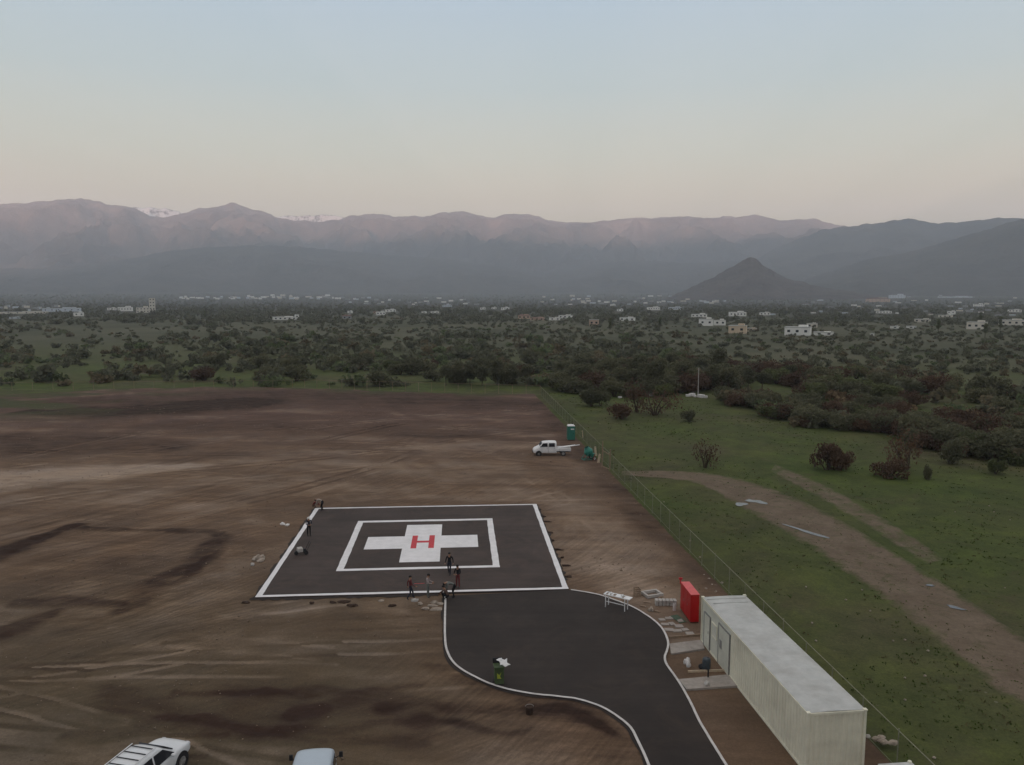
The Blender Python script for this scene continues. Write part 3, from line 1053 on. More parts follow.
bd = thing('portable_building', 'long white ribbed steel portable building with a pale roof beside the fence', 'portable building', BO, BA)
m = MB()
corrug(m, (0, .06, 0), (0, 8.85, 0), .12, BH - .12, (-1, 0, 0))
corrug(m, (BW - .06, 0, 0), (.06, 0, 0), .12, BH - .12, (0, -1, 0), .24)
corrug(m, (BW, BL, 0), (BW, .06, 0), .12, BH - .12, (1, 0, 0))
corrug(m, (.06, BL, 0), (BW - .06, BL, 0), .12, BH - .12, (0, 1, 0), .24)
m.build('ribbed_wall', M['steelwhite'], bd)
m = MB()
m.box((.01, (8.85 + BL - .06) / 2, BH / 2), (.05, BL - 8.91, BH - .26))
m.build('plain_wall_panel', M['panelwhite'], bd)
m = MB()
for x, y in ((0, 0), (BW, 0), (0, BL), (BW, BL)):
    m.box((x, y, BH / 2), (.13, .13, BH))
for z in (.07, BH - .06):
    for x in (0, BW):
        m.box((x, BL / 2, z), (.10, BL - .14, .13))
    for y in (0, BL):
        m.box((BW / 2, y, z), (BW - .14, .10, .13))
m.build('frame', M['steelwhite'], bd, bevel=.01)
m = MB()
nb = 44
vs = []
for k in range(nb + 1):
    y = BL * k / nb
    z = BH + .012 + (.018 if k % 2 else 0)
    for i in range(9):
        x = -.02 + (BW + .04) * i / 8
        vs.append((x, y, z + .03 * math.sin(math.pi * i / 8) + random.uniform(-.006, .006)))
m.add(vs, [(k * 9 + i, k * 9 + i + 1, k * 9 + i + 10, k * 9 + i + 9) for k in range(nb) for i in range(8)])
m.box((BW / 2, BL - .45, BH + .055), (BW - .2, .05, .03))
m.box((BW / 2, BL - 1.1, BH + .055), (BW - .5, .04, .03))
m.build('roof', M['roofwhite'], bd)
dr = MB().box((-.045, 12.45, 1.12), (.05, .86, 2.02)).build('door', M['panelwhite'], bd)
fr = MB()
for y in (11.97, 12.93):
    fr.box((-.05, y, 1.13), (.07, .07, 2.14))
fr.box((-.05, 12.45, 2.18), (.07, .89, .06))
fr.build('door_frame', M['metal'], dr)
MB().rod((-.10, 12.15, 1.1), (-.10, 12.15, 1.25), .018).build('handle', M['metal'], dr)
g = MB().box((-.045, 9.75, 1.26), (.05, 1.55, 2.30)).build('wide_door', M['panelwhite'], bd)
fr = MB()
for y in (8.93, 10.57):
    fr.box((-.05, y, 1.27), (.07, .07, 2.44))
fr.box((-.05, 9.75, 2.46), (.07, 1.57, .06))
fr.build('door_frame', M['metal'], g)
MB().box((-.075, 10.2, 1.35), (.012, .35, .5)).build('vent', M['metal'], g)
w = MB().box((-.03, 11.3, 1.65), (.04, .75, .75)).build('window', M['panelwhite'], bd)
fr = MB()
for y in (10.9, 11.7):
    fr.box((-.04, y, 1.65), (.06, .05, .85))
for z in (1.25, 2.05):
    fr.box((-.04, 11.3, z), (.06, .75, .05))
fr.build('window_frame', M['steelwhite'], w)
for x, y in ((0, 0), (BW, 0), (0, BL), (BW, BL)):
    MB().box((x, y, BH + .02), (.18, .18, .08)).build('corner_casting', M['steelwhite'], bd, bevel=.015)

# a second white unit, of which only the far top edge shows at the frame's bottom
b2 = thing('portable_building', 'white steel unit cut by the bottom edge, right of the long building', 'portable building', (15.35, 24.2, 0), .10)
m = MB()
corrug(m, (0, 0, 0), (0, 5.0, 0), .1, 2.5, (-1, 0, 0)); corrug(m, (1.35, 5.0, 0), (1.35, 0, 0), .1, 2.5, (1, 0, 0))
corrug(m, (1.35, 0, 0), (0, 0, 0), .1, 2.5, (0, -1, 0)); corrug(m, (0, 5.0, 0), (1.35, 5.0, 0), .1, 2.5, (0, 1, 0))
m.build('ribbed_wall', M['steelwhite'], b2)
MB().box((.675, 2.5, 2.56), (1.45, 5.1, .10)).build('roof', M['roofwhite'], b2, bevel=.02)
MB().ball((1.30, 5.0, 2.63), (.09, .09, .07)).build('corner_casting', M['steelwhite'], b2)

# ------------------------------------------------------------------ red steel cabinet
rd = thing('red_cabinet', 'tall narrow bright red steel cabinet beside the long white building', 'cabinet', (11.76, 48.6, 0), math.atan2(.16, 2.23))
m = MB().box((.28, 1.15, 1.0), (.56, 2.30, 1.86))
m.build('body', M['red'], rd, bevel=.015)
MB().box((.28, 1.15, 1.945), (.60, 2.34, .03)).build('top', M['redtop'], rd)
for k in range(3):
    d = MB().box((-.012, .40 + .76 * k, 1.0), (.02, .72, 1.74)).build('door', M['red'], rd, bevel=.006)
    MB().rod((-.045, .68 + .76 * k, .95), (-.045, .68 + .76 * k, 1.12), .014).build('handle', M['metal'], d)
MB().box((.28, -.012, 1.0), (.46, .02, 1.70)).build('end_panel', M['red'], rd, bevel=.006)
for x in (.06, .50):
    for y in (.08, 2.22):
        MB().box((x, y, .035), (.06, .06, .07)).build('foot', M['dark'], rd)
rs = thing('red_post', 'small dark red marker post behind the red cabinet', 'marker post', at(680.5, 584, z=0))
MB().rod((0, 0, 0), (0, 0, .40), .05).build('post', M['redpaint'], rs)
MB().box((0, 0, .42), (.26, .10, .14)).build('plate', M['redpaint'], rs)

# ------------------------------------------------------------------ white trestle table on the kerb
tb = thing('trestle_table', 'white trestle table with openings in its top standing on the apron kerb', 'table', (6.46, 51.11, 0.085), math.atan2(-.76, 1.14 * 1.0))
L_ = 1.95
m = MB()
for y in (0, .46):
    m.box((L_ / 2 - .15, y, .90), (L_, .07, .05))
for x, w_ in ((-.10, .10), (.20, .14), (.42, .10), (.78, .16), (1.02, .30), (1.38, .10), (1.62, .36)):
    m.box((x, .23, .905), (w_, .40, .045))
m.build('slatted_top', M['white'], tb)
for x in (0, 1.45):
    for y in (0, .46):
        MB().box((x, y, .437), (.05, .05, .875)).build('leg', M['white'], tb)
m = MB().box((.725, .0, .42), (1.40, .03, .04)).build('rail', M['white'], tb)
for i, (x, s_) in enumerate(((.3, .12), (1.15, .16))):
    o = MB().box((0, 0, .05), (s_, .14, .10), .3).build('paint_tin', M['white'])
    o.location = tb.matrix_basis @ Vector((x, .25, .93))
    tag(o, ['small white tin on the left half of the trestle table', 'wider white tin on the right half of the trestle table'][i], 'tin', 'tins on the trestle table')

# ------------------------------------------------------------------ green bin with a white sheet, small dark bucket
p = at(499, 683.5, z=.085)
bn = thing('waste_bin', 'green wheeled waste bin with a yellow mark standing on the asphalt apron', 'waste bin', p, .15)
MB().box((0, 0, .55), (.50, .52, .96), taper=1.0).build('body', M['greenbin'], bn, bevel=.04)
MB().box((0, 0, 1.05), (.60, .60, .06)).build('rim', M['greenbin'], bn, bevel=.02)
MB().box((-.06, .30, 1.18), (.50, .05, .34), rx=-.25).build('lid', M['dark'], bn, bevel=.02)
m = MB(); m.add([(-.13, -.265, .42), (.10, -.265, .40), (.02, -.265, .55), (.10, -.265, .78), (-.02, -.265, .62), (-.14, -.265, .74)], [(0, 1, 2, 4), (2, 3, 4), (0, 4, 5)])
m.build('mark', M['yellow'], bn)
for x in (-.22, .22):
    MB().rod((x - .03, .24, .12), (x + .03, .24, .12), .12, n=14).build('wheel', M['dark'], bn)
m = MB()
vs = []
for i in range(6):
    for j in range(6):
        vs.append((i * .12 - .30 + random.uniform(-.03, .03), j * .10 - .25, .12 * math.sin(i * 1.7 + j) * .7 + random.uniform(-.03, .03)))
m.add(vs, [(i * 6 + j, i * 6 + j + 1, i * 6 + j + 7, i * 6 + j + 6) for i in range(5) for j in range(5)])
o = m.build('paper_sheet', M['white']); o.location = p + Vector((.24, -.05, 1.25)); o.rotation_euler = (.35, .3, .5)
sd = o.modifiers.new('thick', 'SOLIDIFY'); sd.thickness = .02
tag(o, 'crumpled white sheet lying over the green waste bin', 'sheet')
p = at(529.5, 714, z=0)
bk = thing('bucket', 'small dark brown bucket on the dirt just outside the lower kerb', 'bucket', p)
MB().rod((0, 0, .0), (0, 0, .42), .17, .21, 16).build('body', M['clod'], bk)
hd = MB()
for k in range(8):
    a, b = math.pi * k / 8, math.pi * (k + 1) / 8
    hd.rod((.21 * math.cos(a), 0, .42 + .12 * math.sin(a)), (.21 * math.cos(b), 0, .42 + .12 * math.sin(b)), .012, n=5)
hd.build('handle', M['metal'], bk)


# ------------------------------------------------------------------ small things lying around
def lump(name, label, cat, px, py, size, mat, group=None, z=0.0, parts=1, seed=0):
    random.seed(seed + int(px * 7 + py))
    m = MB()
    for k in range(parts):
        r = size[0] * (1 if parts == 1 else random.uniform(.3, .55))
        dx = 0 if parts == 1 else random.uniform(-.5, .5) * size[0] * 1.4
        dy = 0 if parts == 1 else random.uniform(-.5, .5) * size[1] * 1.4
        m.ball((dx, dy, size[2] * (.30 if parts == 1 else random.uniform(.1, .3))), (r, size[1] * r / size[0], size[2] * (.7 if parts == 1 else random.uniform(.4, .7))), 9, jit=.25)
    o = m.build(name, mat)
    o.location = at(px, py, z=z)
    o.rotation_euler = (0, 0, random.uniform(0, 3))
    return tag(o, label, cat, group)


lump('sack', 'white sack lying on the soil between the two concrete slabs', 'sack', 687, 664.5, (.36, .26, .42), M['bag'], parts=5)
lump('sack', 'small white sack at the left foot of the red cabinet', 'sack', 674.5, 610, (.18, .16, .62), M['bag'], parts=3)
lump('cardboard_sheet', 'crumpled pale sheet on the dirt left of the helipad', 'sheet', 286, 525, (.55, .42, .22), M['bag'], parts=4)
lump('rubble_heap', 'heap of grey brown rubble left of the helipad', 'rubble', 258, 560, (.85, .55, .35), M['stone'], parts=9)
lump('white_stone', 'small pale stone beside the rubble heap left of the helipad', 'stone', 252.5, 565, (.18, .16, .2), M['paleconc'])
lump('rubble_heap', 'small heap of pale stones at the building foot by the bottom edge', 'rubble', 884, 741, (.5, .35, .18), M['stone'], parts=7)
lump('white_stone', 'pale stone right behind the near corner of the long building', 'stone', 868, 737, (.14, .12, .14), M['paleconc'])
lump('dark_bucket', 'black open bucket lying beside the blue grey barrel', 'bucket', 701, 668, (.20, .18, .26), M['dark'])
br = thing('barrel', 'blue grey plastic barrel between the two concrete slabs', 'barrel', at(706.3, 670, z=0))
br.scale = (.8, .8, .8)
m = MB()
for (z0, z1, r0, r1) in ((0, .08, .25, .28), (.08, .30, .28, .29), (.30, .34, .305, .305), (.34, .60, .29, .29), (.60, .64, .305, .305), (.64, .84, .29, .28), (.84, .92, .28, .22)):
    m.rod((0, 0, z0), (0, 0, z1), r0, r1, 18)
m.build('body', M['bluebarrel'], br)
MB().rod((.1, 0, .92), (.1, 0, .96), .04, n=10).build('cap', M['dark'], br)
lump('pale_bucket', 'pale round bucket on the near concrete slab', 'bucket', 707.3, 685.5, (.17, .17, .28), M['paleconc'], z=.1)
ps = thing('short_post', 'short dark post with a foot behind the near concrete slab', 'post', at(708, 679, z=0))
MB().rod((0, 0, 0), (0, 0, .55), .045).build('shaft', M['dark'], ps)
MB().box((0, 0, .03), (.25, .25, .06)).build('foot', M['dark'], ps)


def slab(poly, z, name, label, mat):
    P = [at(*q, z=0) for q in poly]
    n = len(P)
    m = MB().add([(p.x, p.y, zz) for zz in (-.06, z) for p in P], [tuple(range(n, 2 * n))] + [(k, (k + 1) % n, n + (k + 1) % n, n + k) for k in range(n)])
    o = m.build(name, mat, bevel=.012)
    return tag(o, label, 'concrete slab')


slab([(671, 655), (704.5, 650), (702, 641), (669.5, 645)], .10, 'concrete_slab', 'far pale concrete slab between kerb and long building', M['concrete'])
slab([(686.5, 691), (739, 687.5), (730.5, 676), (678.5, 681)], .12, 'concrete_slab', 'near concrete slab with worn edge at the building door', M['concrete'])
for i, (a, b, lab) in enumerate((((669, 638), (703, 635.5), 'far thin brown edging board above the far slab'), ((688, 672.5), (729, 671), 'thin pale edging board just behind the near slab'))):
    A, B = at(*a, z=0), at(*b, z=0)
    m = MB().box(((A.x + B.x) / 2, (A.y + B.y) / 2, .05), ((B - A).length, .06, .14), math.atan2(B.y - A.y, B.x - A.x))
    tag(m.build('edging_board', M['palewood'] if i else M['postwood']), lab, 'board')
# broken paving by the red cabinet
random.seed(3)
spots = [(662, 620), (668, 618.5), (674, 618), (680, 621), (665, 624.5), (672, 624), (679, 626.5), (669, 630), (677, 631), (685, 630), (690, 634)]
pav = None
for i, (x, y) in enumerate(spots):
    o = MB().box((0, 0, .02), (random.uniform(.35, .6), random.uniform(.3, .45), .07), 0).build('paving_slab', M['concrete'], bevel=.01)
    o.location = at(x, y, z=0); o.rotation_euler = (random.uniform(-.04, .04), random.uniform(-.04, .04), random.uniform(-.25, .35))
    tag(o, 'loose grey paving slab on the ground left of the red cabinet', 'paving slab', 'loose paving slabs by the red cabinet')
gs = thing('green_sheet', 'dull green sheet spread at the foot of the red cabinet', 'sheet', at(678.5, 619.5, z=0), .4)
MB().box((0, 0, .05), (.55, 1.1, .03), rx=.06).build('cover', M['greennet'], gs, bevel=.01)
# stack of blocks, pallet frame, loose blocks
bs = thing('block_stack', 'low stack of pale ribbed concrete blocks left of the red cabinet', 'block stack', at(665.5, 605, z=0), -.05)
k = 0
for ix in range(6):
    for iz in range(2):
        MB().box((-.62 + ix * .25, 0, .11 + iz * .20), (.21, .42, .18), random.uniform(-.05, .05)).build('block', M['paleconc'], bs, bevel=.01)
pf = thing('pallet_collar', 'square open wooden frame lying on the dirt behind the block stack', 'frame', at(652, 595.5, z=0), .35)
for (x, y, sx, sy) in ((0, -.42, 1.3, .16), (0, .42, 1.3, .16), (-.57, 0, .14, .68), (.57, 0, .14, .68)):
    MB().box((x, y, .14), (sx, sy, .20)).build('board', M['paleconc'], pf, bevel=.01)
lump('rubble_heap', 'brown rubble beside the kerb between table and block stack', 'rubble', 651, 610.5, (.32, .24, .30), M['stone'], parts=4)
pt = thing('wooden_crate', 'small brown upright wooden crate right of the trestle table', 'crate', at(637, 596, z=0), .2)
m = MB()
for z in (.08, .24, .40, .56):
    for sx in (-1, 1):
        m.box((sx * .19, 0, z), (.03, .40, .12)); m.box((0, sx * .19, z), (.35, .03, .12))
m.build('slats', M['postwood'], pt)
MB().box((0, 0, .04), (.36, .36, .04)).build('bottom', M['postwood'], pt)
for i, (x, y, w_) in enumerate(((647, 603, .5), (657, 612, .4), (660, 598, .45), (643, 607, .35))):
    o = MB().box((0, 0, .05), (w_, .12, .08)).build('loose_board', M['postwood']); o.location = at(x, y, z=0); o.rotation_euler = (0, 0, random.uniform(-.8, .8))
    tag(o, 'short brown board lying on the dirt between kerb and red cabinet', 'board', 'loose boards by the kerb')

# dark clods along the right edge of the pad, rubble strip by its near edge, litter by the fence
for i, (x, y) in enumerate([(538, 510), (541.5, 517), (545, 522), (548, 533), (551, 541), (556, 550), (560, 558), (564, 566), (566, 577)]):
    m = MB().ball((0, 0, .04), (random.uniform(.12, .45), random.uniform(.10, .2), .09), 8, jit=.35)
    o = m.build('soil_clod', M['clod']); o.location = at(x + 2, y, z=0); o.rotation_euler = (0, 0, random.uniform(-.2, .2))
    tag(o, 'dark soil clod lying along the right edge of the helipad', 'soil clod', 'soil clods along the right edge')
for i, (x, y, mt) in enumerate([(312, 603.5, 'clod'), (333, 603, 'clod'), (345, 602, 'clod'), (381, 601, 'stone'), (392, 606, 'clod'), (352, 606, 'clod'), (420, 604, 'stone'), (432, 606, 'stone'), (437, 610, 'stone'), (426, 609, 'stone'), (434, 603, 'stone'), (415, 601, 'paleconc'), (440, 604, 'stone'), (246, 603, 'clod')]):
    m = MB().ball((0, 0, .03), (random.uniform(.15, .5), random.uniform(.12, .25), random.uniform(.08, .16)), 8, jit=.3)
    o = m.build('rubble_piece', M[mt]); o.location = at(x, y, z=0); o.rotation_euler = (0, 0, random.uniform(-.3, .3))
    tag(o, 'piece of rubble on the dirt along the near edge of the helipad', 'rubble', 'rubble along the near edge of the helipad')
for i, (x, y) in enumerate([(690, 541), (700, 557.5), (704, 575.5), (709, 579), (712, 585), (722, 583), (716, 592), (706, 589)]):
    o = lump('pale_litter', 'pale scrap lying at the fence foot above the long building', 'litter', x, y, (random.uniform(.07, .14), .08, .10), M['stone'], 'scraps at the fence foot')
for i, (x, y) in enumerate([(806, 587), (812, 623), (816, 641), (846, 600), (870, 611), (905, 678), (928, 651), (893, 641), (830, 700), (905, 700), (862, 590), (733, 487), (786, 415), (905, 640), (934, 758), (989, 506), (994, 512), (955, 512), (1010, 520), (1005, 588), (925, 676), (600, 424), (656, 413), (735, 465), (664, 502), (682, 560)]):
    o = lump('field_stone', 'small pale stone in the meadow ' + ('between fence and track, beside the building' if y > 580 and x < 900 else 'near the lower right corner' if y > 580 else 'close to the upper half of the fence' if x < 700 else 'beyond the dirt track'), 'stone', x, y, (random.uniform(.05, .10), .07, .07), M['stone'], 'pale stones in the meadow', z=-.2)


# ------------------------------------------------------------------ chain-link fences
def chain_fence(name, label, A, B, h, npost, parent_group=None, wires=True, post_r=.025, sp=.17, mat='fencepost', wr=.0020, z0=-.1):
    A = Vector(A); B = Vector(B)
    L = (B - A).length
    root = thing(name, label, 'fence', (A.x, A.y, z0), math.atan2(B.y - A.y, B.x - A.x))
    for k in range(npost):
        x = L * k / (npost - 1)
        hh = h + (.12 if k % 4 == 0 else 0.04)
        MB().rod((x, 0, -.1), (x + random.uniform(-.03, .03), random.uniform(-.03, .03), hh), post_r, n=6).build('post', M[mat], root)
    rl, lo_ = MB(), MB()
    n = npost - 1
    for k in range(n):
        a, b = L * k / n, L * (k + 1) / n
        rl.rod((a, 0, h), (b, 0, h), .022, n=5)
        lo_.rod((a, 0, .08), (b, 0, .08), .012, n=4)
    rl.build('rail', M[mat], root)
    lo_.build('bottom_wire', M[mat], root)
    if wires:
        n = int(L / sp)
        k = np.arange(-int(h / sp), n)
        segs = []
        for sgn in (1, -1):
            xa = k * sp if sgn > 0 else k * sp + h
            xb = xa + sgn * h
            za = np.full(len(k), .06); zb = np.full(len(k), h)
            segs.append(np.stack([xa, za, xb, zb], 1))
        S = np.concatenate(segs)
        S = S[(S[:, 0] >= 0) & (S[:, 2] >= 0) & (S[:, 0] <= L) & (S[:, 2] <= L)]
        d = S[:, 2:] - S[:, :2]; d /= np.linalg.norm(d, axis=1)[:, None]
        nn = np.stack([-d[:, 1], d[:, 0]], 1)
        V = []
        for e in (0, 2):
            for (u, w) in ((1, 0), (-.5, .866), (-.5, -.866)):
                V.append(np.stack([S[:, e] + nn[:, 0] * u * wr, np.full(len(S), w * wr), S[:, e + 1] + nn[:, 1] * u * wr], 1))
        V = np.stack(V, 1).reshape(-1, 3)
        b = np.arange(len(S))[:, None] * 6
        F = np.concatenate([b + np.array([[0, 1, 4, 3]]), b + np.array([[1, 2, 5, 4]]), b + np.array([[2, 0, 3, 5]])])
        np_mesh('wire_mesh', V, F, M['wire'], root)
    return root


fy0, fy1 = 168.5, 21.0
chain_fence('chain_link_fence', 'long chain-link fence with thin posts between the dirt site and the green meadow', (fence_x(fy1), fy1), (fence_x(fy0), fy0), 1.85, 50)
chain_fence('wire_fence', 'wire fence along the back edge of the dirt site', (6.2, 168.5), (-52, 181), 2.0, 20, sp=.4, wires=False, mat='postwood', post_r=.045)
chain_fence('wire_fence', 'wire fence at the far left end of the dirt site', (-52, 181), (-120, 176), 1.8, 16, sp=.4, wires=False, mat='postwood', post_r=.04)

# pole frame of the gate by the mixer
gt = thing('pole_frame', 'tall frame of weathered poles leaning at the fence by the mixer', 'pole frame', at(606, 469, z=0), -.9)
for (a, b, r) in (((-.9, .2, 0), (-.75, .1, 3.4), .075), ((.65, 0, 0), (.8, -.1, 2.6), .07), ((-.8, .1, 2.25), (.8, -.1, 1.9), .05), ((-.9, .2, .15), (.7, 0, .1), .06)):
    MB().rod(a, b, r, n=7).build('pole', M['postwood'], gt)
for i, (x, y, h_, c_, lab) in enumerate(((595.5, 456, 1.3, 'palewood', 'pale upright board leaning between the mixer and the pole frame'), (599, 463, 1.2, 'palewood', 'pale leaning sack-like board left of the pole frame'),
                                         (592, 455, .8, 'brownpost', 'rusty brown stake beside the teal mixer'), (594, 461, .9, 'brownpost', 'rusty brown stake in front of the pale boards'), (582.5, 437.5, 1.1, 'palewood', 'pale short stake by the fence above the mixer'))):
    o = MB().box((0, 0, h_ / 2), (.30 if i < 2 else .16, .10, h_), ry=.15 if i % 2 else -.1, taper=.8).build(['upright_board', 'leaning_board', 'stake', 'stake', 'stake'][i], M[c_], bevel=.01)
    o.location = at(x, y, z=0)
    tag(o, lab, ['board', 'board', 'stake', 'stake', 'stake'][i])

# ------------------------------------------------------------------ vehicles
def loft(stations, mat, name, parent, bevel=.05, mats=None):
    """stations: (x, [(half width, z), ...] from sill up to the roof centre)"""
    m = MB()
    vs = []
    n = len(stations[0][1])
    for x, ring in stations:
        for hw, z in ring: vs.append((x, -hw, z))
        for hw, z in reversed(ring): vs.append((x, hw, z))
    N = 2 * n
    fs = []
    for i in range(len(stations) - 1):
        for k in range(N):
            a, b = i * N + k, i * N + (k + 1) % N
            fs.append((a, b, b + N, a + N))
    fs.append(tuple(range(N))[::-1]); fs.append(tuple(range((len(stations) - 1) * N, len(stations) * N)))
    m.add(vs, fs)
    o = m.build(name, mat, parent, smooth=True)
    s = o.modifiers.new('sub', 'SUBSURF'); s.levels = 2; s.render_levels = 2
    return o


def wheel(parent, x, y, r=.36, w=.24):
    wl_ = MB().rod((x, y - w / 2, r), (x, y + w / 2, r), r, n=22).build('wheel', M['dark'], parent, bevel=.02)
    sg = 1 if y > 0 else -1
    rim = MB().rod((x, y + sg * (w / 2 - .02), r), (x, y + sg * (w / 2 + .012), r), r * .62, n=16)
    for k in range(5):
        a = 2 * math.pi * k / 5
        rim.rod((x, y + sg * (w / 2 + .02), r), (x + r * .55 * math.cos(a), y + sg * (w / 2 + .02), r + r * .55 * math.sin(a)), .03, n=5)
    rim.build('rim', M['metal'], wl_)


def pane(parent, name, pts, mat, out, t=.012):
    """a pane through the points, a little proud of the body along out"""
    out = Vector(out).normalized()
    P = [Vector(p) + out * t for p in pts]
    Q = [Vector(p) - out * .03 for p in pts]
    n = len(P)
    m = MB().add([*Q, *P], [tuple(range(n))[::-1], tuple(range(n, 2 * n))] + [(k, (k + 1) % n, n + (k + 1) % n, n + k) for k in range(n)])
    return m.build(name, mat, parent)


# white estate car, nose to +x
def suv():
    c = at(158, 776, z=0)
    car = thing('parked_car', 'white estate car with dark roof ribs, cut by the bottom edge at the left', 'car', (-16.25, 31.75, 0), rad(90 - 13.5))
    HW = .92
    def ring(hw, zb, zs, zt): return [(hw * .86, zb), (hw, zb + .18), (hw, zs * .8), (hw * .97, zs), (hw * .80, zt), (hw * .4, zt + .03)]
    st = [(-2.32, ring(.80, .42, .82, .86)), (-2.28, ring(.88, .34, .95, 1.0)), (-2.1, ring(HW, .28, 1.02, 1.06)), (-.9, ring(HW, .26, 1.03, 1.07)), (.3, ring(HW, .26, 1.02, 1.06)), (.95, ring(HW, .26, 1.0, 1.05)), (1.5, ring(HW * .98, .27, .96, 1.02)),
          (2.0, ring(HW * .93, .30, .88, .94)), (2.26, ring(HW * .82, .34, .74, .78)), (2.34, ring(HW * .72, .40, .64, .68))]
    loft(st, M['carwhite'], 'body', car)
    def cab(hb, ht, zb, zt): return [(hb, zb), (hb * .99, zb + .05), ((hb + ht) / 2, (zb + zt) / 2), (ht + .02, zt - .07), (ht - .05, zt - .01), (ht * .45, zt + .02)]
    st = [(-2.26, cab(.80, .74, .95, 1.05)), (-2.1, cab(.86, .70, .98, 1.50)), (-1.9, cab(.87, .68, .98, 1.64)), (-1.0, cab(.88, .69, .98, 1.70)), (0, cab(.88, .68, .98, 1.69)), (.35, cab(.88, .66, .98, 1.64)), (.85, cab(.87, .68, .97, 1.28)),
          (1.16, cab(.84, .74, .95, 1.03))]
    loft(st, M['carwhite'], 'cabin', car)
    pane(car, 'windscreen', [(.56, -.60, 1.535), (1.12, -.68, 1.10), (1.12, .68, 1.10), (.56, .60, 1.535)], M['glass'], (.6, 0, .8), .03)
    for sg in (-1, 1):
        w = lambda x, z: (x, sg * (.895 - (z - 1.0) * .30), z)
        pane(car, 'side_window', [w(.98, 1.06), w(.40, 1.50), w(-.18, 1.53), w(-.22, 1.05)], M['glass'], (0, sg, .3), .01)
        pane(car, 'side_window', [w(-.32, 1.05), w(-.30, 1.54), w(-1.10, 1.54), w(-1.14, 1.07)], M['glass'], (0, sg, .3), .01)
        pane(car, 'side_window', [w(-1.25, 1.08), w(-1.22, 1.53), w(-1.75, 1.50), w(-1.98, 1.12)], M['glass'], (0, sg, .3), .01)
        r = MB()
        r.rod((-1.75, sg * .60, 1.76), (.15, sg * .60, 1.75), .022, n=6)
        r.build('roof_rail', M['carwhite'], car)
        mi = MB().ball((.72, sg * 1.02, 1.10), (.09, .12, .08), 10).build('mirror', M['carwhite'], car, smooth=True)
        for x in (1.42, -1.40):
            wheel(car, x, sg * .80)
            MB().rod((x, sg * .87, .37), (x, sg * .93, .37), .44, n=20).build('wheel_arch', M['dark'], car)
        MB().ball((2.18, sg * .62, .74), (.13, .17, .09), 10).build('headlight', M['lamp'], car, smooth=True)
        MB().box((-2.27, sg * .74, 1.0), (.08, .16, .34)).build('tail_light', M['taillamp'], car, bevel=.02)
        MB().box((-.2, sg * .925, .92), (.14, .025, .03)).build('door_handle', M['carwhite'], car)
    for k in range(5):
        x = -1.72 + k * .44
        MB().box((x, 0, 1.735 - .02 * (abs(x + .8) / 1.0) ** 2 + .0), (.035, 1.18, .03)).build('roof_rib', M['dark'], car)
    pane(car, 'rear_window', [(-2.16, -.60, 1.12), (-2.05, -.56, 1.50), (-2.05, .56, 1.50), (-2.16, .60, 1.12)], M['glass'], (-1, 0, .2), .05)
    return car


suv()


def van():
    v = thing('parked_van', 'pale grey white van seen from above at the bottom edge of the frame', 'van', (-8.3, 29.65, 0), rad(97))
    def ring(hw, zb, zt): return [(hw * .92, zb), (hw, zb + .2), (hw, zb + 1.0), (hw * .96, zt - .18), (hw * .90, zt - .05), (hw * .5, zt + .02)]
    M['van'] = plain('pale_blue_grey_paint', (.42, .49, .55), .04, 1.0, .3, .5, dirt=.05)
    st = [(-2.3, ring(.80, .45, 2.02)), (-2.25, ring(.84, .4, 2.08)), (-1.0, ring(.86, .35, 2.12)), (.8, ring(.86, .35, 2.11)), (1.6, ring(.85, .35, 2.02)), (1.78, ring(.84, .35, 1.90)), (2.10, ring(.83, .36, 1.25)), (2.2, ring(.80, .38, 1.05)), (2.26, ring(.74, .42, .9))]
    loft(st, M['van'], 'body', v)
    pane(v, 'windscreen', [(1.87, -.66, 1.80), (2.13, -.70, 1.22), (2.13, .70, 1.22), (1.87, .66, 1.80)], M['glass'], (.9, 0, .4), .02)
    for sg in (-1, 1):
        pane(v, 'side_window', [(1.70, sg * .85, 1.30), (1.50, sg * .82, 1.80), (.80, sg * .83, 1.82), (.78, sg * .855, 1.28)], M['glass'], (0, sg, .1), .015)
        pane(v, 'side_window', [(.62, sg * .855, 1.28), (.62, sg * .835, 1.82), (-.6, sg * .835, 1.82), (-.6, sg * .855, 1.28)], M['glass'], (0, sg, .1), .015)
        ar = MB().rod((1.72, sg * .80, 1.42), (1.78, sg * 1.02, 1.52), .018, n=6)
        a = ar.build('mirror_arm', M['dark'], v)
        MB().box((1.79, sg * 1.06, 1.55), (.07, .16, .26)).build('mirror', M['dark'], a, bevel=.02)
        for x in (1.35, -1.35):
            wheel(v, x, sg * .72, .31, .2)
        MB().ball((2.2, sg * .58, .86), (.06, .14, .09), 8).build('headlight', M['lamp'], v)
    return v


van()


